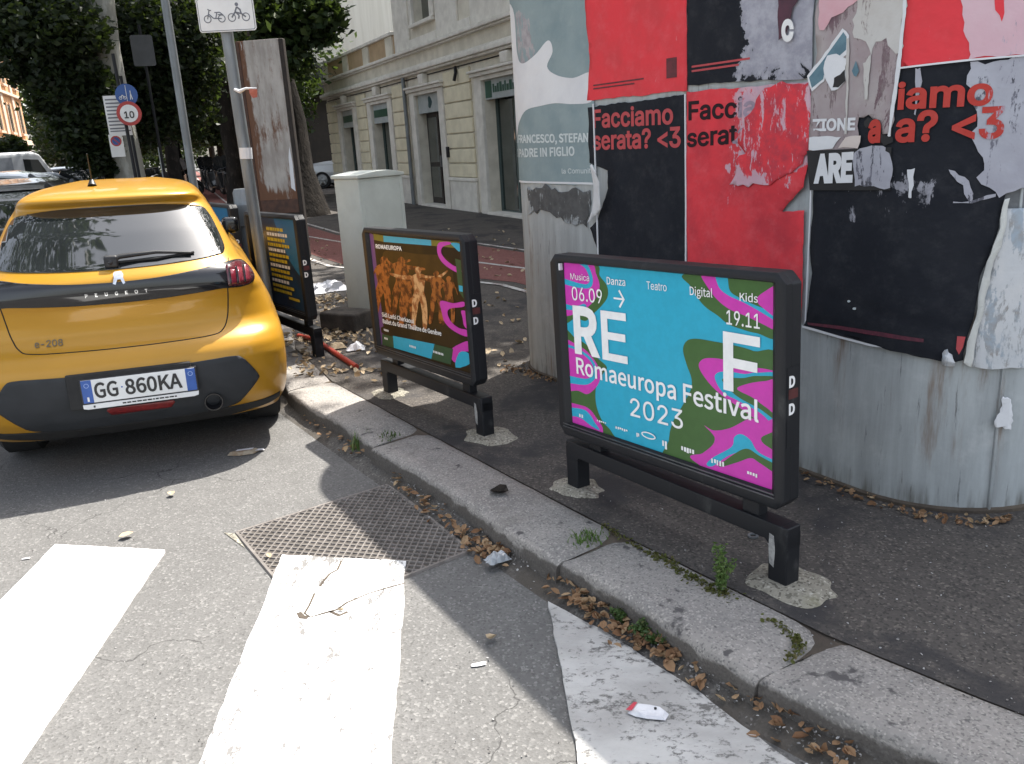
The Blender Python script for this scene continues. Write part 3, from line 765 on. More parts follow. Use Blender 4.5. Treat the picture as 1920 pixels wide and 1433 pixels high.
on(za, ((190, -330), (560, -330), (500, 0), (380, 100), (290, 140), (235, 240), (195, 240)), poster_mat('pink_scrap', (.62, .36, .40), [(0, 9, 0, 9, .0)], RED, .3, (.66, .48, .52), 5), 'pink_scrap', 1, .005, dz=.0125)
M_TEAL = mat('teal_print', (.12, .22, .27), (.085, .17, .22), 20, .7); M_PLUM = mat('plum_print', (.09, .03, .05), (.06, .025, .04), 20, .7)
M_RIM = None
on(za, ((95, 600), (215, 455), (380, 225), (430, 280), (430, 410), (345, 480), (262, 520), (235, 640), (130, 725)), M_PAPER, 'torn_rim', 2, .003, dz=.0125)
on(za, ((112, 612), (225, 480), (385, 255), (412, 292), (405, 395), (340, 455), (255, 495), (228, 625), (135, 695)), M_TEAL, 'teal_scrap', 3, dz=.0125)
on(za, ((262, 440), (330, 425), (410, 465), (402, 530), (405, 640), (350, 700), (295, 715), (238, 622), (225, 540)), M_PAPER, 'white_scrap', 4, .003, dz=.0125)
on(za, ((303, 690), (312, 615), (360, 590), (402, 548), (402, 640), (350, 690)), M_SHADE, 'torn_hole', 5, .002, dz=.0125)
on(za, ((458, 560), (482, 480), (508, 560), (490, 606), (468, 600)), M_TEAL, 'torn_hole', 5, dz=.0125)
on(za, ((412, 300), (430, 300), (425, 700), (408, 1060), (396, 1060), (410, 700)), M_BEIGE, 'torn_rim', 5, .003, dz=.0125)
on(za, ((540, 500), (575, 470), (600, 430), (596, 540), (570, 790), (552, 790)), M_BEIGE, 'torn_rim', 5, .004, dz=.0125)
on(za, ((90, 1190), (750, 1160), (748, 1500), (110, 1500)), M_SHADE, 'black_paper', 0, dz=.0118)
on(za, ((468, 1205), (560, 1160), (690, 1150), (715, 1190), (748, 1240), (745, 1480), (470, 1470)), M_SCRG2, 'scraped_patch', 1, .006, dz=.0125)
k_fit(p, 'ZIONE', za, (140, 1036), (140, 940), (480, 1028), M_PAPER, o_, .035, dz=.0145)
on(za, ((115, 1085), (368, 1080), (300, 1172), (112, 1180)), M_PAPER, 'white_band', 3, .003, dz=.0125)
on(za, ((400, 1084), (520, 1070), (500, 1170), (345, 1168)), poster_mat('flesh_paper', (.66, .58, .54), None, grime=.2), 'pale_band', 3, .003, dz=.0125)
k_fit(p, 'ARE', za, (150, 1448), (150, 1215), (452, 1440), M_PAPER, o_, .045, dz=.0148)
k_fit(p, 'a', za, (572, 1130), (572, 895), (668, 1125), M_REDT, o_, .04, dz=.0150)
on(za, ((545, 960), (580, 925), (640, 945), (690, 1060), (735, 1080), (760, 1075), (770, 1120), (705, 1150), (640, 1040), (610, 985), (560, 1010)), M_SHADE, 'torn_edge_shadow', 2, .003, dz=.0125)  # black strip painted in as the shadow below the torn edge
# dark strip with a big white C left of it
on(za, ((-135, -330), (5, -330), (15, 0), (-30, 60), (-75, 250), (-100, 300), (-140, 320)), M_PLUM, 'plum_scrap', 0, .004, dz=.006)
k_fit(p, 'C', za, (-118, 330), (-118, 155), (-20, 330), M_WHITE, o_, .06, dz=.0085)
# red poster above, faded to pink at the right
M_RED3 = poster_mat('red_poster_faded', RED, [(.07, .15, -1, 2, .12)], (.62, .44, .48), .15, (.62, .055, .065), 4)
p, o_ = sheet_poster(edge([za(*q) for q in ((822, 535), (1340, 475), (1790, 440), (1790, -330), (905, -330), (868, 0))], .002, 17), M_RED3, 'faded red poster of the top row, at the right end of the kiosk', lambda t, z: .010)
on(za, ((1275, 0), (1290, 250), (1330, 400), (1335, 474), (1790, 440), (1790, -330), (1275, -330)), poster_mat('pink_faded_paper', (.64, .42, .47), [(-1, 2, -1, 2, .08)], (.40, .38, .46), .3, (.68, .50, .54), 4), 'faded_patch', 0, .005, dz=.0125)
on(za, ((1500, -330), (1640, -330), (1590, 0), (1600, 110), (1572, 180), (1525, 90)), poster_mat('red_streak', RED, None, grime=.2), 'red_streak', 1, .004, dz=.0125)
on(za, ((820, 532), (1340, 470), (1790, 434), (1790, 448), (1340, 486), (820, 546)), M_PAPER, 'white_edge', 2, dz=.0125)
M_EDGE = poster_mat('pale_torn_edge', (.62, .63, .60), [(-1, 1, -1, 2, -.05)], (.35, .36, .36), .4)
sheet_poster(edge([zb(*q) for q in ((1150, 1345), (1175, 1200), (1228, 1020), (1262, 800), (1335, 580), (1392, 400), (1428, 200), (1455, 190), (1425, 420), (1400, 520), (1345, 640), (1318, 790), (1275, 1000), (1230, 1200), (1200, 1375))], .003, 19), M_EDGE, 'pale torn edge strip beside the wide black poster', name='torn_edge', lift=lambda t, z: .012)
M_BLUEP = poster_mat('bleached_poster', (.54, .56, .58), [(-.2, 2, -.2, 2, .20)], (.36, .42, .48), .4, (.64, .64, .64), 5, (.33, .31, .29))
sheet_poster(edge([zb(*q) for q in ((1185, 1372), (1390, 1395), (1480, 1385), (1600, 1380), (1600, 260), (1450, 265), (1425, 420), (1345, 620), (1262, 1000))], .004, 20), M_BLUEP, 'bleached pale poster with blue traces at the right end of the kiosk')
sheet_poster(edge([zb(*q) for q in ((1000, 1345), (1012, 1275), (1040, 1250), (1075, 1290), (1085, 1365), (1020, 1368))], .005, 21, 90), M_BLUEP, 'small white crumpled corner under the wide black poster', lambda t, z: .012 + .008*math.sin(z*110 + t*70), name='crumpled_corner')
sheet_poster(edge([kt(*q) for q in ((1862, 798), (1890, 803), (1893, 775), (1884, 742), (1876, 740), (1870, 770))], .006, 22, 90), M_PAPER, 'small white paper remnant low on the kiosk', name='paper_remnant')
for t in (.80, 1.488, 2.197):
    MB().tube([k3(t, .75, .012), k3(t + .004, 1.2, .0125), k3(t, 1.69, .012)], .0045, 5).build('paper_edge', M_PAPER, kiosk)
# ------------------------------------------------------------------ low advertising panels on U-shaped stands
DDIR = Vector((.553, -.833, 0)).normalized()
BRZ = math.atan2(DDIR.y, DDIR.x)
def homog(src, dst):
    A = []; b = []
    for (x, y), (u, v) in zip(src, dst):
        A += [[x, y, 1, 0, 0, 0, -u*x, -u*y], [0, 0, 0, x, y, 1, -v*x, -v*y]]; b += [u, v]
    h = np.linalg.solve(np.array(A, float), np.array(b, float))
    return lambda x, y: ((h[0]*x + h[1]*y + h[2]) / (h[6]*x + h[7]*y + 1), (h[3]*x + h[4]*y + h[5]) / (h[6]*x + h[7]*y + 1))
PX0, PX1, PZ0, PZ1 = .043, 1.030, .325, .962          # printed area in the panel's own metres
FY = -.046                                            # the poster's face
M_ALU = mat('brushed_frame', (.10, .105, .115), (.07, .075, .082), 20, .35, .6)
M_STICK = mat('dark_red_sticker', (.09, .02, .02), (.06, .015, .015), 30, .5)
M_CHIP = mat('chipped_paint', (.36, .36, .35), (.2, .2, .2), 40, .7, bump=.5)
def stand(rootname, label, loc, tilt=0.0, scuff=True):
    root = thing(rootname, label, 'advertising board', loc, BRZ, 'low advertising boards along the kerb')
    for x in (0.0, 1.05):
        mb = MB(); mb.box(x - .037, x + .037, -.033, .033, -.03, .21); mb.build('leg', M_BLACKMETAL, root, .006)
    mb = MB()
    pr = [(-.037, .135), (-.037, .185), (-.012, .211), (1.062, .211), (1.087, .185), (1.087, .135), (1.013, .135), (1.0, .148), (.05, .148), (.037, .135)]
    mb.prism(pr, -.034, .034, lambda x, z, h: (x, h, z)); mb.build('crossbar', M_BLACKMETAL, root, .004)
    for x in (.14, .93):
        mb = MB(); mb.box(x - .035, x + .035, -.022, .022, .205, .275); mb.build('bracket', M_BLACKMETAL, root, .004)
    Mt = Matrix.Translation((.5, 0, .26)) @ Matrix.Rotation(tilt, 4, 'Y') @ Matrix.Translation((-.5, 0, -.26))
    hold = bpy.data.objects.new('panel', None)
    def ch(x0, x1, z0, z1, c): return [(x0 + c, z0), (x1 - c, z0), (x1, z0 + c), (x1, z1 - c), (x1 - c, z1), (x0 + c, z1), (x0, z1 - c), (x0, z0 + c)]
    xa, xb, za, zb = -.035, 1.092, .262, 1.0
    mb = MB(); o_, i_ = ch(xa, xb, za, zb, .032), ch(xa + .01, xb - .01, za + .01, zb - .01, .03)
    mb.prism(o_, -.036, .014, lambda x, z, h: tuple(Mt @ Vector((x, h, z))))
    case = mb.build('case', M_BLACKMETAL, root, .007)
    # front rim: a ring with chamfered inner edge
    mb = MB(); n = 8
    rings = [(ch(xa, xb, za, zb, .032), -.034), (ch(xa, xb, za, zb, .032), -.058), (ch(xa+.012, xb-.012, za+.012, zb-.012, .028), -.066),
             (ch(PX0 - .028, PX1 + .028, PZ0 - .026, PZ1 + .012, .004), -.066), (ch(PX0 - .006, PX1 + .006, PZ0 - .006, PZ1 + .006, .003), -.048), (ch(PX0 - .006, PX1 + .006, PZ0 - .006, PZ1 + .006, .003), -.034)]
    vs = [Mt @ Vector((p[0], y, p[1])) for r_, y in rings for p in r_]
    mb.add(vs, [(i*n+k, i*n+(k+1)%n, (i+1)*n+(k+1)%n, (i+1)*n+k) for i in range(len(rings)-1) for k in range(n)])
    mb.build('frame', M_BLACKMETAL, root, .002)
    mb = MB()
    for z in (.300, .312): mb.box(.0, 1.06, -.0675, -.064, z, z + .004, Mt)
    mb.build('rail', M_ALU, root)
    # maker's mark on the end face: two white letters and a dark red square
    mb = MB(); mb.box(1.0905, 1.0935, -.052, .006, .47, .72, Mt); pl = mb.build('side_plate', M_ALU if scuff == 2 else M_BLACKMETAL, root)
    ink = []
    for s, z in (('D', .660), ('D', .575)):
        V, Fc = text2d(s, .062, .03)
        ink.append(mobj('lettering', [Mt @ Vector((1.095, -.048 + x, z + y)) for x, y in V], Fc, M_WHITE, pl))
    mb = MB(); mb.box(1.0932, 1.0946, -.046, -.004, .622, .652, Mt); mb.build('red_square', M_STICK, pl)
    if scuff:
        mb = MB(); mb.add([(1.05 + x, -.0342, z) for x, z in ((-.030, .07), (-.012, .06), (-.008, .12), (-.014, .17), (-.032, .175), (-.034, .12))], [tuple(range(6))])
        mb.build('paint_chip', M_CHIP, root)
    return root, Mt
def printer(root, Mt, src):
    H = homog(src, [(PX0, PZ1), (PX1, PZ1), (PX1, PZ0), (PX0, PZ0)])
    base = mobj('poster', [Mt @ Vector(v) for v in ((PX0-.008, FY, PZ0-.008), (PX1+.008, FY, PZ0-.008), (PX1+.008, FY, PZ1+.008), (PX0-.008, FY, PZ1+.008))], [(0,1,2,3)], None and 0 or M_WHITE, root)
    lay = [0]
    def shape(px, m, nm='print_shape', n=6, mapped=True):
        lay[0] += 1
        P = [H(*q) for q in px] if mapped else px
        if n > 1: P = smooth_poly(P, n)
        P = clip_rect(P, PX0 - .006, PX1 + .006, PZ0 - .006, PZ1 + .006)
        if len(P) < 3: return
        V, Fc = poly_mesh(P)
        return mobj(nm, [Mt @ Vector((x, FY - .00007 * lay[0], z)) for x, z in V], Fc, m, base)
    def text(s, px, size, m, bold=0.0, sx=1.0, nm='lettering', spacing=1.0, rot=0.0):
        x0, z0 = H(*px) if px[0] > 2 else px
        V, Fc = text2d(s, size, bold, None, sx, spacing)
        return mobj(nm, [Mt @ Vector((x0 + x, FY - .0034, z0 + y + rot * x)) for x, y in V], Fc, m, base)
    return base, shape, text, H
def fitter(Mt, base, H):
    def f(s, bl, tl, br, m, bold=0.0):
        b, t_, r_ = H(*bl), H(*tl), H(*br); w = r_[0] - b[0]; h = t_[1] - b[1]; rot = (r_[1] - b[1]) / w
        V, Fc = text2d(s, 1, bold, None, ext=(w, h))
        return mobj('lettering', [Mt @ Vector((b[0] + x, FY - .0034, b[1] + y + rot * x)) for x, y in V], Fc, m, base)
    return f
def gloss(name, c): return mat(name, c, tuple(x * .93 for x in c), 30, .4, spec=.25)
P_CYAN, P_GREEN, P_MAG = gloss('cyan_print', (.026, .37, .54)), gloss('green_print', (.055, .125, .035)), gloss('magenta_print', (.57, .045, .40))
P_WHITE = gloss('white_gloss_print', (.82, .82, .82))
M_PAD = M_CONCRETE
def footing(x, y, seed, r=.135, sq=.8):
    rs = random.Random(seed); n = 18; a0 = rs.uniform(0, 6)
    pts = []
    for i in range(n):
        t = 2 * math.pi * i / n; rr = r * (1 + rs.uniform(-.14, .14)); c, s = math.cos(t) * rr, math.sin(t) * rr * sq
        pts.append((x + c * DDIR.x - s * DDIR.y, y + c * DDIR.y + s * DDIR.x))
    pts = smooth_poly(pts, 3); vs = [(x, y, .131)] + [(x + (p[0]-x)*.8, y + (p[1]-y)*.8, .130 + rs.uniform(-.002, .002)) for p in pts] + [(p[0], p[1], .119) for p in pts]
    m = len(pts); fs = [(0, 1 + i, 1 + (i+1) % m) for i in range(m)] + [(1+i, 1+m+i, 1+m+(i+1) % m, 1+(i+1) % m) for i in range(m)]
    return mobj('footing', vs, fs, M_PAD, None, smooth=True)
pad_txt = {1: ('rough concrete footing at the near right leg of the cyan board', 'rough concrete footing at the far left leg of the cyan board'),
           2: ('rough concrete footing at the near right leg of the dancers board', 'rough concrete footing at the far left leg of the dancers board')}
def board_base(L, idx):
    for k, x in ((0, 1.05), (1, 0.0)):
        q = Vector(L) + DDIR * x
        tag(footing(q.x + (.02 if k == 0 else -.01), q.y - .01, idx * 7 + k, .15 if k == 0 else .125), pad_txt[idx][k], 'footing', 'concrete footings of the boards')

# board 1: festival poster
a1 = gp(1075, 916); L1 = (a1.x + DDIR.y * -.03, a1.y + DDIR.x * .03, .118)
b1, Mt1 = stand('advertising_board', 'largest and nearest black framed board with a cyan, green and magenta festival poster', L1, R(-1.4))
board_base(L1, 1)
base, shp, txt, H1 = printer(b1, Mt1, [(150, 85), (1287, 205), (1252, 1312), (165, 962)])
shp([(120, 60), (1310, 180), (1280, 1340), (140, 990)], P_CYAN, 'cyan_ground', 1)
G, Mg, C = P_GREEN, P_MAG, P_CYAN
shp([(120, 60), (325, 85), (345, 150), (383, 205), (385, 265), (350, 315), (290, 370), (255, 400), (200, 385), (120, 395)], G, 'green_band')
shp([(120, 60), (295, 80), (325, 140), (342, 205), (326, 258), (298, 300), (230, 345), (120, 352)], Mg, 'magenta_band')
shp([(228, 80), (265, 110), (288, 170), (270, 196), (225, 190), (185, 178), (120, 160), (120, 185), (215, 215), (290, 215), (305, 160), (275, 85)], C, 'cyan_band')
shp([(120, 300), (200, 318), (250, 305), (260, 325), (200, 340), (120, 330)], C, 'cyan_band')
shp([(110, 485), (200, 500), (265, 540), (310, 600), (365, 655), (345, 690), (312, 740), (296, 800), (300, 880), (330, 960), (380, 1020), (390, 1100), (100, 1100)], G, 'green_band')
shp([(110, 512), (205, 535), (270, 582), (318, 655), (325, 720), (300, 770), (250, 808), (200, 790), (110, 765)], Mg, 'magenta_band')
shp([(110, 535), (190, 560), (262, 610), (290, 660), (280, 700), (240, 722), (110, 700), (110, 735), (230, 757), (285, 735), (310, 690), (300, 640), (262, 590), (190, 545), (110, 520)], C, 'cyan_band')
shp([(110, 860), (215, 872), (262, 895), (292, 935), (330, 1000), (300, 1040), (110, 960)], Mg, 'magenta_band')
shp([(110, 885), (220, 893), (262, 925), (285, 965), (312, 1010), (262, 985), (200, 940), (110, 925)], C, 'cyan_band')
# right side
shp([(830, 140), (846, 210), (880, 270), (925, 325), (990, 372), (1045, 418), (1120, 447), (1200, 468), (1330, 480), (1330, 120)], G, 'green_band')
shp([(905, 140), (945, 225), (995, 290), (1060, 340), (1150, 378), (1225, 415), (1330, 462), (1330, 385), (1215, 330), (1120, 285), (1050, 250), (1010, 200), (985, 130)], Mg, 'magenta_band')
shp([(985, 130), (1000, 215), (1050, 262), (1130, 300), (1210, 345), (1330, 415), (1330, 372), (1200, 318), (1110, 275), (1060, 235), (1045, 150)], C, 'cyan_band')
shp([(1330, 215), (1245, 245), (1205, 285), (1235, 330), (1330, 385)], Mg, 'magenta_band')
shp([(795, 560), (815, 512), (865, 498), (960, 512), (1080, 535), (1180, 565), (1330, 640), (1330, 1400), (700, 1200), (700, 1060), (725, 960), (780, 870), (830, 780), (836, 715), (812, 640)], G, 'green_band')
shp([(880, 655), (900, 612), (960, 604), (1060, 620), (1150, 648), (1330, 710), (1330, 1005), (1200, 948), (1100, 878), (1000, 808), (930, 738)], Mg, 'magenta_band')
shp([(965, 715), (985, 682), (1050, 678), (1130, 690), (1200, 682), (1330, 712), (1330, 1000), (1210, 905), (1090, 838), (1005, 790)], C, 'cyan_band')
shp([(1005, 728), (1040, 712), (1120, 712), (1200, 700), (1330, 730), (1330, 950), (1200, 878), (1080, 810)], G, 'green_band')
shp([(1085, 772), (1150, 742), (1240, 728), (1330, 725), (1330, 925), (1240, 872), (1170, 820)], Mg, 'magenta_band')
shp([(1150, 935), (1230, 950), (1330, 960), (1330, 1400), (1220, 1400), (830, 1170), (885, 1130), (940, 1085), (955, 1045), (935, 1012), (900, 975), (950, 1002), (1040, 988)], Mg, 'magenta_band')
shp([(1045, 1092), (1062, 1038), (1100, 1020), (1150, 1052), (1195, 1120), (1330, 1190), (1330, 1240), (1200, 1170), (1120, 1118), (1030, 1140), (940, 1200), (905, 1190), (945, 1150)], C, 'cyan_band')
shp([(1330, 1215), (1200, 1140), (1130, 1100), (1060, 1130), (975, 1195), (1000, 1200), (1080, 1175), (1150, 1152), (1200, 1180), (1330, 1265)], G, 'green_band')
shp([(1330, 1000), (1235, 1022), (1208, 1048), (1240, 1085), (1330, 1125)], G, 'green_band')
fit = fitter(Mt1, base, H1)
fit('R', (192, 580), (192, 312), (335, 607), P_WHITE, .022); fit('E', (347, 612), (347, 340), (488, 640), P_WHITE, .012)
fit('F', (1013, 775), (1019, 455), (1210, 822), P_WHITE, .016)
fit('Romaeuropa Festival', (197, 692), (197, 600), (1200, 955), P_WHITE, .006)
fit('2023', (493, 925), (498, 825), (784, 1000), P_WHITE, .004)
fit('06.09', (188, 282), (188, 208), (357, 304), P_WHITE, .004); fit('19.11', (1040, 418), (1040, 340), (1220, 445), P_WHITE, .006)
for s, a, b_, c in (('Musica', (183, 168), (183, 134), (288, 180)), ('Danza', (387, 197), (387, 156), (490, 208)), ('Teatro', (608, 225), (608, 182), (718, 238)), ('Digital', (845, 258), (845, 212), (968, 274)), ('Kids', (1115, 292), (1115, 248), (1213, 303))):
    fit(s, a, b_, c, P_WHITE, .0)
ar = H1(420, 285)
for poly in ([(0, .004), (.05, .004), (.05, .011), (0, .011)], [(.027, .036), (.034, .041), (.060, .0075), (.034, -.026), (.027, -.021), (.050, .0075)]):
    shp([(ar[0] + x, ar[1] + z) for x, z in poly], P_WHITE, 'arrow', 1, False)
# sponsors' line: too small to read in the photograph
rs = random.Random(4)
for (x, y, w, h) in ((200, 918, .030, .020), (300, 950, .060, .008), (405, 985, .07, .010), (522, 1020, .018, .018), (665, 1060, .026, .032), (770, 1090, .065, .020), (935, 1155, .060, .022), (1130, 1222, .045, .014)):
    a = H1(x, y); k = max(2, int(w / .011))
    for i in range(k):
        ww = w / k * rs.uniform(.5, .8); hh = h * rs.uniform(.6, 1)
        shp([(a[0] + i*w/k, a[1] - hh), (a[0] + i*w/k + ww, a[1] - hh), (a[0] + i*w/k + ww, a[1]), (a[0] + i*w/k, a[1])], P_WHITE, 'sponsor_print', 1, False)
a = H1(590, 1035)
shp([(a[0] + .038*math.cos(t), a[1] + .013*math.sin(t)) for t in np.linspace(0, 6.28, 17)[:-1]] , P_WHITE, 'sponsor_print', 1, False)
shp([(a[0] + .031*math.cos(t), a[1] + .008*math.sin(t)) for t in np.linspace(0, 6.28, 17)[:-1]] , P_CYAN, 'sponsor_print', 1, False)
tp = H1(140, 95); mb = MB(); mb.box(tp[0] - .004, tp[0] + .004, -.0655, -.052, tp[1] - .014, tp[1] + .012, Mt1); mb.build('tape_scrap', M_PAPER, b1)

# board 2: dancers
a2 = gp(725, 738); L2 = (a2.x + .025, a2.y + .017, .118)
b2, Mt2 = stand('advertising_board', 'second board from the camera, its poster showing amber dancers on a dark ground', L2, R(-1.0))
board_base(L2, 2)
base, shp, txt, H2 = printer(b2, Mt2, [(848, 288), (1245, 345), (1288, 1005), (915, 838)])
P_DK = mat('dark_brown_print', (.035, .020, .006), (.012, .008, .005), 3, .5, spec=.2)
P_OL = gloss('olive_print', (.16, .15, .03)); P_DGR = gloss('dark_green_print', (.03, .075, .035))
P_AMB = mat('amber_print', (.36, .115, .026), (.09, .026, .009), 26, .5, spec=.2, lo=.42, hi=.58); P_AMB2 = mat('bright_amber_print', (.64, .36, .16), (.30, .10, .03), 26, .5, spec=.2, lo=.42, hi=.58)
shp([(800, 240), (1300, 300), (1340, 1060), (880, 880)], P_DK, 'dark_ground', 1)
shp([(800, 250), (862, 290), (930, 850), (860, 850)], gloss('violet_print', (.14, .06, .20)), 'violet_strip', 1)
shp([(862, 285), (905, 297), (908, 330), (866, 318)], P_OL, 'olive_block', 1)
shp([(905, 297), (1115, 328), (1117, 358), (908, 330)], P_CYAN, 'cyan_block', 1)
shp([(1115, 328), (1260, 345), (1262, 380), (1117, 358)], P_OL, 'olive_block', 1)
P_GLOW = mat('warm_glow_print', (.065, .033, .008), (.040, .020, .006), 4, .5, spec=.2)
shp([(905, 400), (960, 380), (1060, 400), (1180, 420), (1215, 520), (1200, 640), (1150, 700), (1010, 690), (930, 620)], P_GLOW, 'glow', 5)
def dancer(cx, cy, h, m, armL, armR, lean=0):
    """a plain dancing silhouette: head, trunk, two legs, two raised arms"""
    e = lambda x, y: (cx + (x + lean * (y)) * h, cy + y * h)
    shp([e(.0, -.50), (e(.045, -.46)), e(.035, -.40), e(0, -.38), e(-.035, -.40), e(-.045, -.46)], m, 'dancer_print', 4)
    shp([e(-.02, -.39), e(.03, -.385), e(.10, -.34), e(.085, -.2), e(.075, -.08), e(.10, .04), e(.115, .25), e(.10, .5), e(.05, .5), e(.04, .25), e(.01, .06), e(-.03, .26), e(-.07, .5), e(-.12, .5), e(-.095, .24), e(-.09, .02), e(-.065, -.1), e(-.085, -.2), e(-.10, -.33)], m, 'dancer_print', 4)
    for sx, (a, b) in ((-1, armL), (1, armR)):
        x0, y0 = sx * .085, -.32; x1, y1 = x0 + sx * a[0], y0 + a[1]; x2, y2 = x1 + sx * b[0], y1 + b[1]; w = .03
        shp([e(x0, y0 - w), e(x1, y1 - w), e(x2, y2 - w*.6), e(x2, y2 + w*.6), e(x1, y1 + w), e(x0, y0 + w)], m, 'dancer_print', 2)
dancer(910, 570, 330, P_AMB, ((.05, .12), (.02, .1)), ((.10, -.06), (.16, -.04)))
dancer(985, 560, 300, P_AMB, ((.10, -.10), (.02, -.10)), ((.14, .03), (.12, .02)))
dancer(1012, 630, 330, P_AMB, ((.06, .12), (.03, .1)), ((.14, .02), (.10, -.04)), .05)
dancer(1065, 620, 310, P_AMB2, ((.16, -.02), (.14, -.06)), ((.18, .02), (.14, -.10)), .03)
dancer(1140, 620, 260, P_AMB, ((.10, -.02), (.08, -.02)), ((.08, .10), (.03, .1)))
dancer(1195, 640, 240, P_AMB, ((.06, .06), (.03, .1)), ((.05, .1), (.03, .12)))
shp([(925, 750), (1100, 800), (1100, 850), (930, 800)], P_DK, 'shadow_print', 3)
mg = P_MAG
shp([(1150, 345), (1195, 340), (1205, 352), (1170, 365), (1162, 395), (1180, 430), (1215, 465), (1250, 485), (1248, 510), (1205, 485), (1165, 445), (1145, 395)], mg, 'magenta_band', 4)
shp([(1205, 348), (1245, 352), (1245, 395), (1225, 375)], P_CYAN, 'cyan_band', 3)
shp([(1160, 645), (1215, 660), (1260, 655), (1262, 680), (1205, 685), (1190, 705), (1205, 750), (1240, 785), (1278, 800), (1275, 830), (1220, 800), (1180, 755), (1165, 700)], mg, 'magenta_band', 4)
shp([(1250, 700), (1275, 712), (1280, 790), (1262, 775), (1256, 735)], mg, 'magenta_band', 3)
shp([(1205, 890), (1250, 860), (1285, 855), (1290, 900), (1250, 905), (1262, 960), (1215, 945)], mg, 'magenta_band', 4)
shp([(1225, 430), (1250, 440), (1262, 640), (1240, 600)], P_DGR, 'green_band', 1)
shp([(1240, 570), (1258, 575), (1258, 605), (1242, 600)], P_CYAN, 'cyan_band', 1)
shp([(915, 790), (962, 806), (968, 862), (918, 842)], P_DGR, 'green_block', 1)
shp([(960, 802), (1135, 855), (1122, 925), (966, 860)], P_CYAN, 'cyan_block', 1)
shp([(1135, 855), (1215, 885), (1205, 960), (1122, 925)], P_DGR, 'green_block', 1)
shp([(1240, 905), (1280, 910), (1290, 960), (1225, 975)], P_CYAN, 'cyan_band', 3)
fit = fitter(Mt2, base, H2)
fit('ROMAEUROPA', (878, 362), (876, 340), (990, 380), P_WHITE, .02)
fit('Sidi Larbi Cherkaoui', (913, 705), (912, 685), (1048, 750), P_WHITE, .012)
fit('Ballet du Grand Théâtre de Genève', (918, 738), (917, 718), (1165, 818), P_WHITE, .012)
rs = random.Random(9)
for (x, y, k) in ((922, 765, 4), (925, 805, 3), (1030, 850, 5), (1130, 885, 7)):
    a = H2(x, y)
    for i in range(k): shp([(a[0] + i*.016, a[1] - .012), (a[0] + i*.016 + .010, a[1] - .012), (a[0] + i*.016 + .010, a[1]), (a[0] + i*.016, a[1])], P_WHITE, 'small_print', 1, False)

# board 3: blue programme poster
a3 = gp(592, 668); q = Vector((a3.x, a3.y)) - Vector((DDIR.x, DDIR.y)) * 1.05; L3 = (q.x + .02, q.y + .012, .118)
b3, Mt3 = stand('advertising_board', 'third board, close behind the yellow car, with a blue poster of yellow text lines', L3, R(-.6), 0)
base, shp, txt, H3 = printer(b3, Mt3, [(0, 0), (100, 0), (100, 100), (0, 100)])
P_BLU = mat('deep_blue_print', (.012, .05, .12), (.008, .02, .05), 3, .35, coat=.2); P_YEL = gloss('yellow_print', (.62, .48, .04)); P_LG = gloss('leaf_green_print', (.05, .22, .06))
P_BLU2 = gloss('lighter_blue_print', (.02, .14, .33))
shp([(-5, -5), (105, -5), (105, 105), (-5, 105)], P_BLU, 'blue_ground', 1)
shp([(60, -5), (105, -5), (105, 60), (80, 45), (66, 20)], P_BLU2, 'blue_glow', 4)
shp([(8, 10), (16, 6), (21, 18), (26, 34), (23, 52), (16, 60), (9, 52), (12, 34)], P_LG, 'green_figure', 4)
shp([(12, 8), (17, 8), (18, 17), (13, 17)], P_WHITE, 'face_print', 4)
rs = random.Random(2)
for i in range(13):
    y = 10 + i * 6.0; x = 38; m = P_YEL if i % 3 != 1 else P_WHITE
    while x < (80 if i % 2 else 74):
        w = rs.uniform(2.4, 7); shp([(x, y), (x + w, y), (x + w, y + 3.6), (x, y + 3.6)], m, 'text_line_print', 1); x += w + 1.0
shp([(70, 88), (92, 88), (92, 91), (70, 91)], P_YEL, 'text_line_print', 1)
# board 4: only its edge shows beyond the sign pole
q = Vector((-2.97, 8.72)); b4, Mt4 = stand('advertising_board', 'farthest board, half hidden behind the sign pole, with a plain bright blue poster', (q.x, q.y, .118), 0, 0)
base, shp, txt, H4 = printer(b4, Mt4, [(0, 0), (100, 0), (100, 100), (0, 100)])
shp([(-5, -5), (105, -5), (105, 105), (-5, 105)], P_BLU, 'blue_ground', 1); shp([(40, -5), (92, -5), (92, 105), (40, 105)], P_BLU2, 'blue_band', 1)
for i in range(4): shp([(60, 20 + i*9), (78, 20 + i*9), (78, 25 + i*9), (60, 25 + i*9)], P_WHITE, 'text_line_print', 1)

# ------------------------------------------------------------------ utility cabinet
cb = Vector((-1.14, 7.1, .118))
cab = thing('utility_cabinet', 'tall grey-green metal utility cabinet with a shallow pitched lid on the sidewalk', 'utility cabinet', (cb.x, cb.y, .118), R(45))
CW, CD, CHT = .34, .34, 1.185
# local: corner nearest the camera at the origin, front face along +x, side face along -x/+y
mb = MB(); mb.box(-.005, .44, 0, .34, .02, CHT); mb.build('body', M_CABINET, cab, .008)
mb = MB(); pts = [(-.022, CHT), (-.022, CHT + .028), (.17, CHT + .052), (.3, CHT + .052), (.462, CHT + .024), (.462, CHT)]
mb.prism(pts, -.02, .36, lambda x, z, h: (x, h, z)); mb.build('lid', M_CABINET, cab, .005)
mb = MB(); mb.box(.415, .447, -.006, .346, .04, CHT - .01); mb.build('door_edge', M_CABINET, cab, .003)
mb = MB(); mb.box(.03, .40, -.004, .002, .08, CHT - .03); dr = mb.build('door', M_CABINET, cab, .003)
mb = MB(); mb.box(.055, .075, -.012, -.003, .62, .74); mb.build('handle', M_STEEL, dr, .002)
mb = MB(); mb.box(-.004, .442, -.001, .341, 0, .035); mb.build('plinth', M_DARKBLOCK, cab, .004)
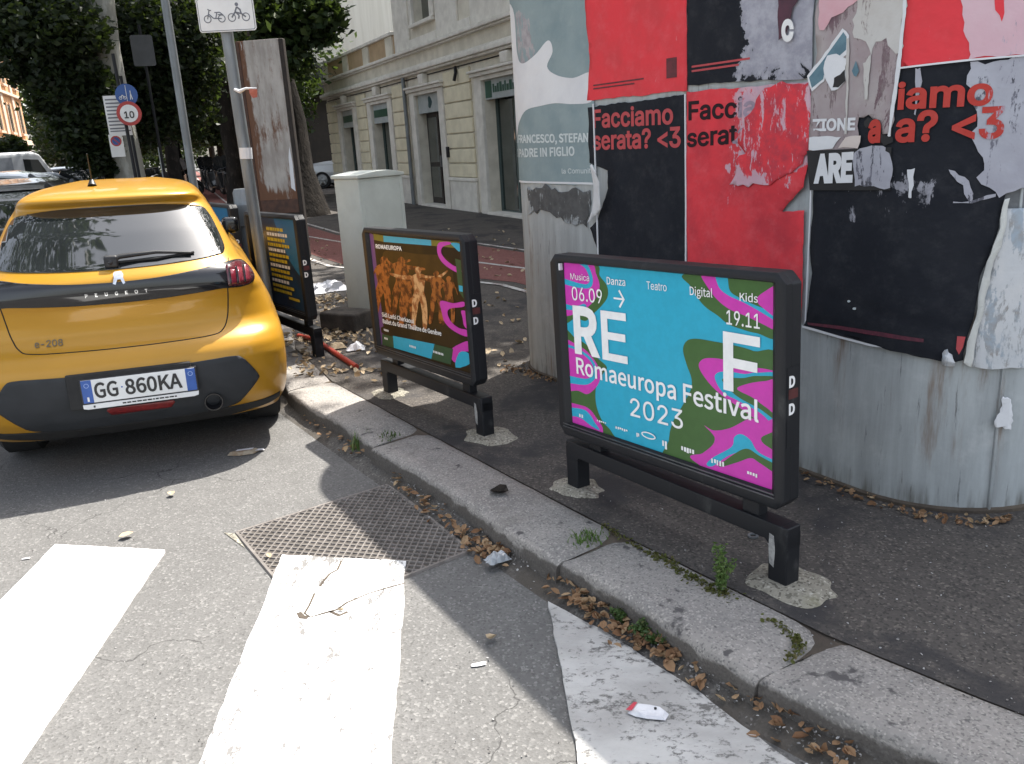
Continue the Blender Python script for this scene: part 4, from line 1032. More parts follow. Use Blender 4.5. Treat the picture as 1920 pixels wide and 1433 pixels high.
cbl = thing('concrete_block', 'dirty dark concrete block beside the foot of the utility cabinet', 'concrete block', (cb.x - .10, cb.y - .20, .118), R(-33))
mb = MB(); mb.box(-.27, .12, -.16, .10, 0, .15); mb.build('block', M_DARKBLOCK, cbl, .02, seg=3)

# ------------------------------------------------------------------ poles and signs
def pole(name, label, cat, base, r, h, lean=(0, 0), m=M_STEEL, group=None, foot=True):
    t = thing(name, label, cat, base, group=group)
    mb = MB(); mb.tube([(0, 0, -.05), (lean[0] * h * .5, lean[1] * h * .5, h * .5), (lean[0] * h, lean[1] * h, h)], [r, r, r * .97], 14); mb.build('pole', m, t, angle=40)
    return t
M_SIGNW = mat('white_sign_enamel', (.74, .75, .75), (.66, .67, .67), 6, .4)
M_SIGNB = mat('blue_sign_enamel', (.02, .085, .30), (.018, .07, .25), 6, .4)
M_SIGNR = mat('red_sign_enamel', (.42, .035, .03), (.34, .03, .028), 6, .4)
pb = at(491, 480, 6.25); pb.z = .118
sp = pole('sign_pole', 'grey steel sign pole beside the yellow car, carrying the moped and motorcycle plate', 'sign pole', pb, .041, 3.0, (-.012, 0))
def rrect(w, h, r, n=5):
    out = []
    for cx, cy, a0 in ((w/2-r, h/2-r, 0), (-w/2+r, h/2-r, 90), (-w/2+r, -h/2+r, 180), (w/2-r, -h/2+r, 270)):
        for i in range(n + 1): a = R(a0 + 90*i/n); out.append((cx + r*math.cos(a), cy + r*math.sin(a)))
    return out
def ring(r0, r1, n=20): return [(r1*math.cos(a), r1*math.sin(a)) for a in np.linspace(0, 2*math.pi, n+1)], [(r0*math.cos(a), r0*math.sin(a)) for a in np.linspace(0, 2*math.pi, n+1)]
def flat_ring(mb, cx, cz, r0, r1, y, n=20):
    vs = []; 
    for i in range(n):
        a = 2*math.pi*i/n; vs += [(cx + r1*math.cos(a), y, cz + r1*math.sin(a)), (cx + r0*math.cos(a), y, cz + r0*math.sin(a))]
    mb.add(vs, [(2*i, 2*((i+1) % n), 2*((i+1) % n)+1, 2*i+1) for i in range(n)])
def stroke(mb, p, q, w, y):
    d = (Vector(q) - Vector(p)).normalized(); n_ = Vector((-d.y, d.x)) * w / 2; p, q = Vector(p), Vector(q)
    mb.add([(a.x, y, a.y) for a in (p + n_, q + n_, q - n_, p - n_)], [(0, 1, 2, 3)])
pt = at(424, 27, 6.19)
sg = thing('road_sign', 'white plate with a moped and a motorcycle pictogram at the top of the near pole', 'road sign', pt, 0.06)
SW, SH = .375, .215
mb = MB(); mb.prism(rrect(SW, SH, .018), 0, .004, lambda x, z, h: (x, h, z)); pln = mb.build('plate', M_SIGNW, sg)
M_SGR = mat('grey_sign_line', (.16, .17, .20), None, 6, .5)
mb = MB(); A = rrect(SW - .012, SH - .012, .014); B = rrect(SW - .02, SH - .02, .012)
mb.add([(x, -.001, z) for x, z in A] + [(x, -.001, z) for x, z in B], [(i, (i+1) % len(A), len(A) + (i+1) % len(A), len(A) + i) for i in range(len(A))]); mb.build('border', M_SGR, pln)
mb = MB(); y = -.0015
for cx in (-.125, -.032): flat_ring(mb, cx, -.025, .019, .025, y)
for p_, q_ in (((-.125, -.025), (-.108, .03)), ((-.108, .03), (-.118, .036)), ((-.108, .028), (-.095, .028)), ((-.112, .005), (-.085, -.022)), ((-.085, -.022), (-.032, -.025)), ((-.07, -.02), (-.06, .012)), ((-.075, .014), (-.04, .014)), ((-.04, .014), (-.02, -.004)), ((-.055, .0), (-.03, -.0))): stroke(mb, p_, q_, .007, y)
mb.build('moped_pictogram', M_SGR, pln)
mb = MB()
for cx in (.035, .128): flat_ring(mb, cx, -.022, .021, .027, y)
for p_, q_ in (((.035, -.022), (.06, .01)), ((.06, .01), (.10, .0)), ((.10, .0), (.128, -.022)), ((.10, .0), (.093, .028)), ((.06, .012), (.075, .042)), ((.075, .042), (.098, .022)), ((.065, .01), (.085, -.012)), ((.085, -.012), (.078, -.032))): stroke(mb, p_, q_, .010, y)
mb.prism([(.076 + .012*math.cos(a), .058 + .012*math.sin(a)) for a in np.linspace(0, 6.28, 11)[:-1]], y, y - .0004, lambda x, z, h: (x, h, z))
mb.build('motorcycle_pictogram', M_SGR, pln)
mb = MB(); mb.box(-.03, .03, .004, .05, -.03, .03); mb.build('clamp', M_STEEL, sg)
sb = thing('road_sign', 'blue sign above the moped plate, only its lower edge in view', 'road sign', (pt.x - .003, pt.y, pt.z + .22), 0.06)
mb = MB(); mb.prism(rrect(.37, .21, .018), 0, .004, lambda x, z, h: (x, h, z)); mb.build('plate', M_SIGNB, sb)
# scraps of tape on the pole
tp = thing('tape_scrap', 'scraps of white and red tape knotted round the near sign pole', 'tape', at(465, 168, 6.2))
mb = MB(); mb.tube([(-.09, 0, .005), (-.05, -.03, -.012), (.0, -.05, .004), (.07, -.04, .002)], [.010, .014, .008, .004], 6); mb.build('white_tape', M_PAPER, tp)
mb = MB(); mb.add([(.02, -.05, .0), (.075, -.045, -.005), (.065, -.03, -.055), (.035, -.04, -.06), (.02, -.048, -.03)], [(0, 1, 2, 3, 4)]); mb.build('red_tape', mat('faded_red_tape', (.45, .14, .10), (.36, .1, .08), 20, .6), tp)
st = thing('sticker', 'small pale sticker low on the near sign pole', 'sticker', at(462, 298, 6.2)); mb = MB(); mb.tube([(0, 0, 0), (.004, 0, .075)], .043, 12, False); mb.build('paper', M_PAPER, st)

lb = at(367, 372, 10.5); lb.z = .118
lp = pole('lamp_post', 'slim grey lamp post rising out of the frame behind the yellow car roof', 'lamp post', lb, .046, 6.5, (.001, 0))
mb = MB(); mb.cyl((0, 0, 0), (0, 0, .9), .062, .062, 14); mb.build('base_sleeve', M_STEEL, lp, angle=40)
mb = MB(); mb.tube([(.006, 0, 6.45), (-.2, 0, 6.9), (-.9, 0, 7.1)], [.042, .036, .03], 10); mb.build('arm', M_STEEL, lp, angle=40)
mb = MB(); mb.box(-1.4, -.88, -.12, .12, 7.06, 7.16); mb.build('lamp_head', M_STEEL, lp, .03)
gbp = gp(474, 470); gbp = at(470, 455, 8.2); gbp.z = .118
gb_ = thing('bollard', 'short stout grey steel bollard behind the near sign pole', 'bollard', gbp)
mb = MB(); mb.lathe([(0.0, 1.12), (.085, 1.12), (.10, 1.09), (.10, .06), (.13, .05), (.13, 0)], n=18); mb.build('post', M_STEEL, gb_, angle=40)
mb = MB(); mb.box(-.103, .103, -.112, -.09, .78, .98); mb.build('plate', M_STEEL, gb_, .004)

# sign cluster by the pale plane tree
def disc_sign(loc, r, label, m, rz=0.25):
    t = thing('road_sign', label, 'road sign', loc, rz); mb = MB(); mb.cyl((0, 0, 0), (0, .01, 0), r, r, 28); p_ = mb.build('disc', m, t); return t, p_
pp = at(256, 345, 11.6); pp.z = .118
pole('sign_pole', 'dark thin sign pole in front of the pale tree trunk, carrying the speed limit disc', 'sign pole', (pp.x, pp.y + .05, .118), .022, 2.75, (-.012, 0), M_BLACKMETAL)
t, p_ = disc_sign(at(242, 213, 11.55), .150, 'round white speed sign with red rim and the number 10', M_SIGNR)
mb = MB(); mb.cyl((0, -.003, 0), (0, .0, 0), .108, .108, 28); mb.build('white_field', M_SIGNW, p_)
V, Fc = text2d('10', .155, .02, None, .95); cxm = (max(v[0] for v in V) + min(v[0] for v in V)) / 2
flat('lettering', V, Fc, lambda x, z: (x - cxm, -.006, z - .055), M_BLACK, p_)
t, p_ = disc_sign(at(237, 178, 11.6), .135, 'round blue sign with white cycle and walker symbols, above the number 10 disc', M_SIGNB)
mb = MB(); stroke(mb, (0, -.115), (0, .115), .006, -.003)
for cx in (-.075, -.025): flat_ring(mb, cx, -.035, .014, .02, -.003, 12)
for p0, q0 in (((-.075, -.035), (-.05, .0)), ((-.05, 0), (-.025, -.035)), ((.05, .02), (.04, -.06)), ((.05, .02), (.065, -.06)), ((.05, .05), (.05, -.0))): stroke(mb, p0, q0, .009, -.003)
mb.build('symbol', M_SIGNW, p_)
lbp = at(222, 217, 11.75)
t = thing('notice_board', 'white notice plate with grey text lines left of the number 10 disc', 'notice board', lbp, .25)
mb = MB(); mb.box(-.15, .13, 0, .012, -.25, .25); p_ = mb.build('plate', M_SIGNW, t)
mb = MB()
for i in range(9):
    w_ = rs.uniform(.14, .23); mb.box(-.13, -.13 + w_, -.002, .002, .20 - i*.045 - .008, .20 - i*.045 + .01)
mb.box(-.13, .12, -.002, .002, -.20, -.185); mb.build('text_lines', M_SGR, p_)
t = thing('road_sign', 'small no parking plate on the dark pole below the notice', 'road sign', at(219, 272, 11.9), .25)
mb = MB(); mb.box(-.085, .085, 0, .008, -.155, .135); p_ = mb.build('plate', M_SIGNW, t)
mb = MB(); flat_ring(mb, 0, .05, .05, .068, -.002); stroke(mb, (-.04, .09), (.04, .01), .014, -.002); mb.build('red_ring', M_SIGNR, p_)
mb = MB(); mb.cyl((0, -.001, .05), (0, 0, .05), .052, .052, 16); mb.build('blue_field', M_SIGNB, p_)
pole('sign_pole', 'dark slim pole under the white notice plate at the left of the pale trunk', 'sign pole', (lbp.x + .10, lbp.y + .12, .118), .02, 2.5, (-.012, 0), M_BLACKMETAL)
q = at(286, 242, 18.5); pole('sign_pole', 'thin grey pole of the distant blue disc along the cycle lane', 'sign pole', (q.x + .05, q.y + .05, .118), .028, q.z, (0, 0))
t, p_ = disc_sign(q, .115, 'distant round blue cycle path sign by the parked scooters', M_SIGNB, .3)
mb = MB(); stroke(mb, (0, -.05), (0, .05), .03, -.003); mb.build('symbol', M_SIGNW, p_)
q = at(268, 95, 13.2); t = thing('road_sign', 'pale blank sign plate half lost in the leaves right of the pale trunk', 'road sign', q, .3)
mb = MB(); mb.prism(rrect(.30, .42, .03), 0, .01, lambda x, z, h: (x, h, z)); mb.build('plate', mat('shade_darkened_sign', (.075, .08, .085), None, 6, .7), t)  # pale plate, its dark colour stands in for the leaf shade
mb = MB(); mb.tube([(.02, .03, -2.95), (.0, .03, .35)], .02, 8); mb.build('post', M_BLACKMETAL, t)

# rusty steel board standing before the dark tree
PD = 12.0
q0 = at(487, 372, PD); rb = thing('steel_notice_board', 'tall narrow steel notice board, rusted and peeling, standing before the dark tree', 'notice board', (q0.x, q0.y, .118), R(-8))
def rusty():
    t = NT('rusty_panel'); uv = t.co('Object'); sp_ = t.n('ShaderNodeSeparateXYZ'); t.l(uv, sp_.inputs[0])
    cc = t.co('Object', (5, 5, 1.2))
    col = t.mix(t.ramp(t.noise(cc, 1.6, 6, .65), .35, .65), (.46, .43, .40), (.31, .28, .255))
    ed = t.math('ADD', t.ramp(sp_.outputs[2], 2.9, 3.45), t.ramp(sp_.outputs[2], 1.15, .8)); ed = t.math('ADD', ed, t.ramp(sp_.outputs[0], .14, .0))
    k = t.ramp(t.math('ADD', t.noise(cc, 1.3, 6, .7), t.math('MULTIPLY', ed, .22)), .52, .66)
    col = t.mix(k, col, (.15, .075, .045)); col = t.mix(t.ramp(t.noise(cc, 2.6, 4, .6), .68, .72), col, (.5, .5, .5))
    t.base(col, .75, spec=.3); t.bump(t.noise(uv, 25, 4), .3, .01); return t.m
M_RUSTP = rusty()
HT = at(445, 78, PD).z - .118
mb = MB(); mb.box(.0, .54, 0, .02, .80, HT); pn = mb.build('panel', M_RUSTP, rb, .004)
mb = MB(); mb.add([(.47, -.003, .95), (.525, -.003, .90), (.53, -.003, 1.3), (.515, -.003, 1.5), (.485, -.003, 1.35)], [(0, 1, 2, 3, 4)]); mb.build('peeling_paper', M_PAPER, pn)
M_RFR = mat('rusty_frame', (.10, .05, .034), (.06, .035, .027), 10, .8)
mb = MB(); mb.box(.54, .60, .0, .10, 0.0, HT); mb.build('upright', mat('dark_brown_frame', (.035, .026, .021), (.022, .018, .016), 10, .85), rb, .012)
mb = MB(); mb.box(-.045, .0, -.01, .10, 0, HT); mb.build('upright', M_RFR, rb, .005)
mb = MB(); mb.box(.0, .54, .021, .10, .62, HT - .02); mb.build('backing', M_RFR, rb)
mb = MB(); mb.box(.0, .54, .0, .09, .62, .80); mb.build('lower_rail', M_RFR, rb, .005)
# ------------------------------------------------------------------ yellow hatchback
def carpaint(name, a, flake=.06, rough=.28, coat=1.0):
    t = NT(name); cc = t.co(); c = t.mix(t.ramp(t.noise(cc, 2.0, 4), .3, .7), a, tuple(x * .93 for x in a))
    t.base(c, rough, .15, .3, coat); t.b.inputs['Coat Roughness'].default_value = .06
    t.bump(t.noise(cc, 400, 2), .02, .001); return t.m
M_YEL = carpaint('yellow_metallic_paint', (.455, .232, .018), rough=.34, coat=.45)
M_GLOSSBLK = mat('gloss_black_trim', (.008, .008, .010), (.012, .012, .014), 6, .12, spec=.5, coat=.5)
M_PLAST = mat('dark_grey_plastic', (.024, .027, .032), (.018, .021, .025), 9, .7, bump=.15, bscale=220, bdist=.001)
M_RUBBER = mat('tyre_rubber', (.015, .015, .016), (.022, .022, .022), 15, .85)
M_SEAM = mat('shut_line', (.012, .008, .004), None, 5, .8)
M_LENS = mat('red_lens', (.085, .008, .014), (.05, .005, .009), 20, .15, coat=.8)
M_LENS2 = mat('bright_red_lens', (.20, .02, .035), (.14, .014, .024), 20, .18, coat=.8)
M_CHROME = mat('satin_chrome', (.75, .75, .76), (.66, .66, .67), 20, .2, 1.0)
M_RIM = mat('alloy_wheel', (.35, .36, .37), (.25, .26, .27), 15, .35, .8)
def glass_mat(name, c=(.012, .014, .015), rough=.03):
    t = NT(name); cc = t.co(); t.base(t.mix(t.ramp(t.noise(cc, 1.5, 4), .35, .7), c, tuple(x * 1.7 for x in c)), rough, .0, .8, .6)
    t.b.inputs['Coat Roughness'].default_value = .02; t.b.inputs['IOR'].default_value = 1.6; return t.m
M_GLASS = glass_mat('car_window_glass')
class Shell:
    """closed body: for every height its half width, rear line, front line and how deep the corners are"""
    def __init__(s, z, w, r, f, c, n=3.0, sig=.012):
        s.z0, s.z1 = z[0], z[-1]; zz = np.linspace(z[0] - .1, z[-1] + .1, 1200)
        k = np.exp(-.5 * ((np.arange(-60, 61) * (zz[1] - zz[0])) / sig) ** 2); k /= k.sum()
        sm = lambda v: np.convolve(np.pad(np.interp(zz, z, v), 60, mode='edge'), k, 'valid')
        s.zz = zz; s.w, s.r, s.f, s.c = sm(w), sm(r), sm(f), sm(c); s.n = n
    def g(s, a, z): return float(np.interp(z, s.zz, a))
    def rear(s, u, z, off=0.0):
        w, r, c = s.g(s.w, z), s.g(s.r, z), s.g(s.c, z)
        k = min(.9995, abs(u) / w); return r + c * (1 - (1 - k ** s.n) ** (1 / s.n))
    def rp(s, u, z, off=0.0):
        e = .004; v = s.rear(u, z)
        du = (s.rear(u + e, z) - s.rear(u - e, z)) / (2*e); dz = (s.rear(u, z + e) - s.rear(u, z - e)) / (2*e)
        n_ = Vector((du, -1, dz)).normalized(); return Vector((u, v, z)) + n_ * off
    def sp(s, side, v, z, off=0.0): return Vector((side * (s.g(s.w, z) + off), v, z))
    def mesh(s, nz=90, na=24, ns=14, fc=.5):
        vs = []; zr = np.linspace(s.z0, s.z1, nz)
        for z in zr:
            w, r, f, c = (s.g(a, z) for a in (s.w, s.r, s.f, s.c)); e = 2 / s.n; c2 = min(fc, (f - r) * .3); c = min(c, (f - r) * .35)
            R_ = []
            for i in range(-na, na + 1):
                t = i / na * math.pi / 2; R_.append((math.copysign(w * abs(math.sin(t)) ** e, t), r + c * (1 - abs(math.cos(t)) ** e)))
            for i in range(1, ns): R_.append((w, r + c + (f - c2 - r - c) * i / ns))
            for i in range(na, -na - 1, -1):
                t = i / na * math.pi / 2; R_.append((math.copysign(w * abs(math.sin(t)) ** e, t), f - c2 * (1 - abs(math.cos(t)) ** e)))
            for i in range(ns - 1, 0, -1): R_.append((-w, r + c + (f - c2 - r - c) * i / ns))
            N = len(R_); vs += [(a, b, z) for a, b in R_]
        fs = [(i*N+k, i*N+(k+1) % N, (i+1)*N+(k+1) % N, (i+1)*N+k) for i in range(nz - 1) for k in range(N)]
        fs += [tuple(range(N))[::-1]]
        top = (nz-1)*N; fs += [(top + k, top + k + 1, top + N - 2 - k, top + N - 1 - k) if False else () for k in range(0)]
        fs += [tuple(range(top, top + N))]
        return vs, fs
Z = [.20, .27, .33, .40, .47, .55, .61, .655, .69, .73, .80, .865, .895, .93, .985, 1.01, 1.03, 1.05, 1.10, 1.20, 1.28, 1.325, 1.34, 1.355, 1.375, 1.40, 1.425, 1.44, 1.447]
W = [.715, .745, .758, .765, .768, .768, .765, .760, .755, .747, .728, .702, .690, .672, .638, .612, .592, .575, .552, .512, .476, .446, .438, .430, .415, .385, .33, .25, .14]
Rr = [.20, .10, .05, .02, .0, -.012, .0, .035, .085, .118, .125, .118, .100, .088, .094, .115, .145, .172, .232, .350, .455, .520, .515, .470, .465, .53, .70, .92, 1.2]
Fr = [3.75, 3.86, 3.9, 3.92, 3.94, 3.94, 3.93, 3.92, 3.90, 3.85, 3.65, 3.30, 3.1, 2.95, 2.80, 2.74, 2.70, 2.66, 2.55, 2.36, 2.2, 2.1, 2.06, 2.03, 1.98, 1.92, 1.82, 1.7, 1.5]
Cc = [.34, .36, .37, .37, .37, .37, .37, .37, .37, .37, .37, .37, .37, .37, .36, .35, .34, .33, .30, .28, .26, .25, .25, .26, .28, .30, .32, .30, .2]
SH_ = Shell(Z, [w + (.018 if z < 1.05 else .028) for w, z in zip(W, Z)], Rr, Fr, Cc, 3.2, .010)
CAZ = R(-19.5); ccr = Vector((math.cos(CAZ), -math.sin(CAZ), 0))
CARLOC = Vector((-1.84, 4.07, 0)) + ccr * -.046 + Vector((math.sin(CAZ), math.cos(CAZ), 0)) * .03
car = thing('parked_car', 'yellow hatchback parked at the kerb with its tail to the camera and plate GG 860KA', 'car', CARLOC, rot=(0, R(1.0), -CAZ))
vs_, fs_ = SH_.mesh(150, 30)
body = MB().add(vs_, fs_).build('body', M_YEL, car, angle=60)
def conform(name, poly, m, off, parent=car, step=.03, thick=.004, smooth=True, stepy=.03):
    V, Fc = poly_mesh(poly, step, stepy)
    o = mobj(name, [SH_.rp(u, z, off) for u, z in V], Fc, m, parent, smooth=smooth)
    bm = bmesh.new(); bm.from_mesh(o.data); bmesh.ops.recalc_face_normals(bm, faces=bm.faces)
    if sum(f.normal.y for f in bm.faces) > 0: bmesh.ops.reverse_faces(bm, faces=bm.faces)
    bm.to_mesh(o.data); bm.free()
    if thick:
        s_ = o.modifiers.new('thick', 'SOLIDIFY'); s_.thickness = thick; s_.offset = -1
    return o
mir = lambda half: [(u, z) for u, z in half] + [(-u, z) for u, z in half[::-1]]
def sp_(half, n=5):
    """smooth open half outline"""
    P = [half[0]] + list(half) + [half[-1]]; out = []
    for i in range(1, len(P) - 2):
        p0, p1, p2, p3 = (np.array(P[i + k], float) for k in (-1, 0, 1, 2))
        for j in range(n):
            t = j / n; out.append(tuple(.5*((2*p1)+(p2-p0)*t+(2*p0-5*p1+4*p2-p3)*t*t+(3*p1-p0-3*p2+p3)*t**3)))
    return out + [half[-1]]
win = mir(sp_([(0, 1.038), (.20, 1.042), (.40, 1.052), (.505, 1.062), (.530, 1.075), (.532, 1.11), (.506, 1.20), (.480, 1.262), (.44, 1.298), (.30, 1.318), (.15, 1.327), (0, 1.329)]))
rw = conform('rear_window', win, M_GLASS, .004)
band = mir(sp_([(0, .882), (.2, .886), (.40, .897), (.49, .902), (.58, .896), (.643, .905), (.663, .935), (.641, .985), (.595, 1.022), (.50, 1.020), (.40, 1.006), (.2, .988), (0, .982)]))
conform('trim_band', band, M_GLOSSBLK, .006)
for sgn in (1, -1):
    tl = [(sgn*u, z) for u, z in sp_([(.522, .912), (.58, .905), (.630, .907), (.656, .935), (.634, .985), (.594, 1.016), (.56, 1.014), (.522, 1.006)], 3)]
    t_ = conform('tail_light', tl, M_LENS, .010)
    for k in range(3):
        u0 = .534 + k * .036; pl_ = [(sgn*(u0 + .004), .918), (sgn*(u0 + .027), .918), (sgn*(u0 + .028), .98 + .004*k), (sgn*(u0 + .006), .985 + .004*k)]
        conform('red_claw', pl_, M_LENS2, .0125, t_, .02, .003)
        conform('claw_gap', [(sgn*(u0 - .004), .915), (sgn*(u0 + .003), .915), (sgn*(u0 + .004), .995), (sgn*(u0 - .003), .992)], M_GLOSSBLK, .0128, t_, .02, .002)
clad = mir(sp_([(0, .268), (.30, .272), (.47, .288), (.53, .33), (.606, .415), (.612, .445), (.575, .51), (.54, .553), (.505, .566), (.40, .566), (.2, .560), (0, .558)], 4))
conform('bumper_cladding', clad, M_PLAST, .006)
low = mir([(0, .203), (.45, .205), (.66, .23), (.72, .25), (.722, .292), (.62, .278), (.46, .275), (0, .262)])
conform('lower_valance', low, M_RUBBER, .004)
# shut line round the tailgate
def seam(path, r=.0035):
    pts = [SH_.rp(u, z, -.0008) for u, z in path]; mb = MB(); mb.tube(pts, r, 6); return mb.build('shut_line', M_SEAM, car)
seam(sp_([(.545, 1.04), (.535, .99)], 4)); seam(sp_([(.52, .90), (.515, .84), (.50, .75), (.47, .695), (.41, .675), (.2, .668), (0, .666), (-.2, .668), (-.41, .675), (-.47, .695), (-.50, .75), (-.515, .84), (-.52, .90)], 6))
seam(sp_([(-.545, 1.04), (-.535, .99)], 4))
# number plate
pr_ = bpy.data.objects.new('x', None); bpy.data.objects.remove(pr_)
PV = -.030
mb = MB(); mb.box(-.265, .305, PV + .004, .05, .395, .572); mb.build('plate_recess', M_RUBBER, car, .008)
mb = MB(); mb.box(-.20, .32, PV - .004, PV + .006, .428, .542); plt = mb.build('number_plate', M_SIGNW, car, .002)
M_PBLUE = mat('plate_blue', (.02, .09, .36), (.018, .08, .32), 20, .4)
for x0, x1 in ((-.20, -.154), (.274, .32)):
    mb = MB(); mb.box(x0, x1, PV - .0050, PV - .0038, .4285, .5415); mb.build('blue_band', M_PBLUE, plt)
mb = MB(); mb.box(-.1815, -.1725, PV - .0058, PV - .0048, .436, .458); mb.build('country_letter', M_WHITE, plt)
mb = MB(); flat_ring(mb, .297, .515, .009, .012, PV - .0055, 14); flat_ring(mb, -.177, .515, .009, .0115, PV - .0055, 12); mb.build('plate_ring', mat('pale_blue_print', (.3, .42, .7), None, 9, .5), plt)
for s, x, w_ in (('GG', -.146, .106), ('860KA', -.008, .262)):
    V, Fc = text2d(s, 1, .013, None, 1, 1.0, ext=(w_, .077))
    flat('lettering', V, Fc, lambda a, b: (x + a, PV - .0062, .448 + b), M_BLACK, plt)
mb = MB(); mb.cyl((-.0215, PV - .0060, .49), (-.0215, PV - .004, .49), .004, .004, 10); mb.build('plate_dot', M_PBLUE, plt)
mb = MB(); mb.box(-.208, .328, PV - .001, PV + .012, .4205, .548); mb.build('plate_frame', M_BLACK, car, .003)
mb = MB(); pts = [(-.205, .402), (-.185, .397), (.30, .397), (.323, .402), (.326, .421), (-.206, .421)]
mb.prism(pts, PV - .006, PV + .004, lambda x, z, h: (x, h, z)); fl = mb.build('frame_label', M_SIGNW, car)
mb = MB(); rs = random.Random(5); x = -.03
while x < .22: w_ = rs.uniform(.008, .022); mb.box(x, x + w_, PV - .0070, PV - .0058, .4055, .4125); x += w_ + .004
mb.box(-.16, -.152, PV - .0070, PV - .0058, .404, .414); mb.build('frame_print', M_BLACK, fl)
refl = [(-.11, .350), (.17, .350), (.19, .376), (.185, .388), (-.12, .388), (-.128, .376)]
conform('rear_reflector', [(u, z - .01) for u, z in refl], mat('dull_red_reflector', (.20, .014, .014), (.14, .01, .012), 60, .3, coat=.4), .010, thick=.006)
ex = SH_.rp(.375, .335, .0); mb = MB()
mb.lathe([(.020, .06), (.030, .0), (.040, -.035), (.046, -.035), (.046, .06)], (ex.x, ex.y, ex.z), 'y', 20); mb.build('exhaust_pipe', M_GLOSSBLK, car, angle=40)
# wiper
w0, w1 = SH_.rp(-.02, 1.052, .022), SH_.rp(.365, 1.073, .018)
mb = MB(); mb.tube([w0, SH_.rp(.03, 1.075, .03), SH_.rp(.2, 1.085, .026), w1], [.014, .013, .009, .006], 8); wp = mb.build('wiper', M_BLACK, car, angle=50)
mb = MB(); mb.tube([SH_.rp(.0, 1.062, .012), SH_.rp(.2, 1.066, .012), SH_.rp(.38, 1.078, .012)], .006, 6); mb.build('blade', M_RUBBER, wp)
mb = MB(); p_ = SH_.rp(-.01, 1.06, .02); mb.box(p_.x - .03, p_.x + .035, p_.y - .015, p_.y + .02, p_.z - .028, p_.z + .032); mb.build('wiper_cap', M_BLACK, wp, .012)
# badge: a small upright lion reduced to plain facets
bdg = [(-.020, 1.032), (.016, 1.034), (.026, 1.020), (.024, 1.004), (.032, .982), (.020, .977), (.009, .998), (-.008, .998), (-.020, .977), (-.034, .982), (-.025, 1.006), (-.028, 1.022)]
conform('badge', [(u*.85 + .02, (z - 1.0)*.9 + .992) for u, z in bdg], M_CHROME, .014, thick=.006, smooth=False)
V, Fc = text2d('PEUGEOT', .028, .015, None, 1.15, 1.95); wv = max(v[0] for v in V)
mobj('lettering', [SH_.rp(x - wv/2, .925 + z, .0085) for x, z in V], Fc, M_CHROME, car)
V, Fc = text2d('e-208', 1, .012, ext=(.125, .030))
mobj('lettering', [SH_.rp(-.40 + x, .698 + z, .004) for x, z in V], Fc, mat('dull_chrome_letters', (.16, .14, .10), None, 9, .35, .8), car)
for o in car.children:
    if o.name in ('plate_recess', 'number_plate', 'plate_frame', 'frame_label'): o.location.x = -.014
mb = MB(); mb.box(-.55, .55, .55, 3.5, .10, .24); mb.build('underbody_light_block', M_RUBBER, car)  # low dark box added to keep sky light out from under the car
# spoiler underside brake light, antenna, wheels, side windows
av = Vector((-.09, .78, 1.428)); mb = MB(); mb.tube([av, av + Vector((0, .02, .03))], [.024, .012], 10); an = mb.build('antenna_foot', M_BLACK, car, angle=50)
mb = MB(); mb.tube([av + Vector((0, .02, .02)), av + Vector((.004, -.045, .17))], [.0042, .0028], 6); mb.build('antenna_rod', M_BLACK, an)
def wheel(parent, x, v, side, rad=.31, wd=.20, m_r=None):
    """tyre with a five-spoke rim; x is the outer face"""
    mb = MB(); xs = [x - side*wd, x - side*wd, x - side*(wd - .02), x - side*.02, x, x - side*.006]; rr = [rad*.66, rad*.93, rad, rad, rad*.93, rad*.67]
    mb.lathe([(r, xx) for r, xx in zip(rr, xs)], (0, v, rad), 'x', 28); w_ = mb.build('wheel', M_RUBBER, parent, angle=40)
    mb = MB(); mb.lathe([(rad*.67, x - side*.015), (rad*.62, x - side*.004), (rad*.58, x - side*.03), (rad*.57, x - side*.12)], (0, v, rad), 'x', 28)
    for k in range(5):
        a = 2*math.pi*k/5 + .3; c_, s_ = math.cos(a), math.sin(a)
        P = [(x - side*.02, v + c_*r_ - s_*t_, rad + s_*r_ + c_*t_) for r_, t_ in ((rad*.12, -.035), (rad*.6, -.022), (rad*.6, .022), (rad*.12, .035))]
        P += [(p[0] - side*.03, p[1], p[2]) for p in P]; mb.add(P, [(0,1,2,3), (0,1,5,4), (2,3,7,6)])
    mb.lathe([(0, x - side*.012), (rad*.18, x - side*.016), (rad*.2, x - side*.05)], (0, v, rad), 'x', 16)
    mb.build('rim', m_r or M_RIM, w_, angle=40); return w_
for v in (.80, 3.30):
    for sd in (1, -1):
        wheel(car, sd * .742, v, sd)
        mb = MB(); n = 16; pts = [(v + .355*math.cos(math.pi*i/n), .30 + .355*math.sin(math.pi*i/n)) for i in range(n + 1)]
        mb.prism(pts, sd*.72, sd*.760, lambda a, z, h: (h, a, z)); arch = mb.build('wheel_arch', M_RUBBER, car)
def side_panel(nm, poly, m, sd, off=.005):
    V, Fc = poly_mesh(poly, .06, .04); o = mobj(nm, [SH_.sp(sd, v, z, off) for v, z in V], Fc, m, car, smooth=True)
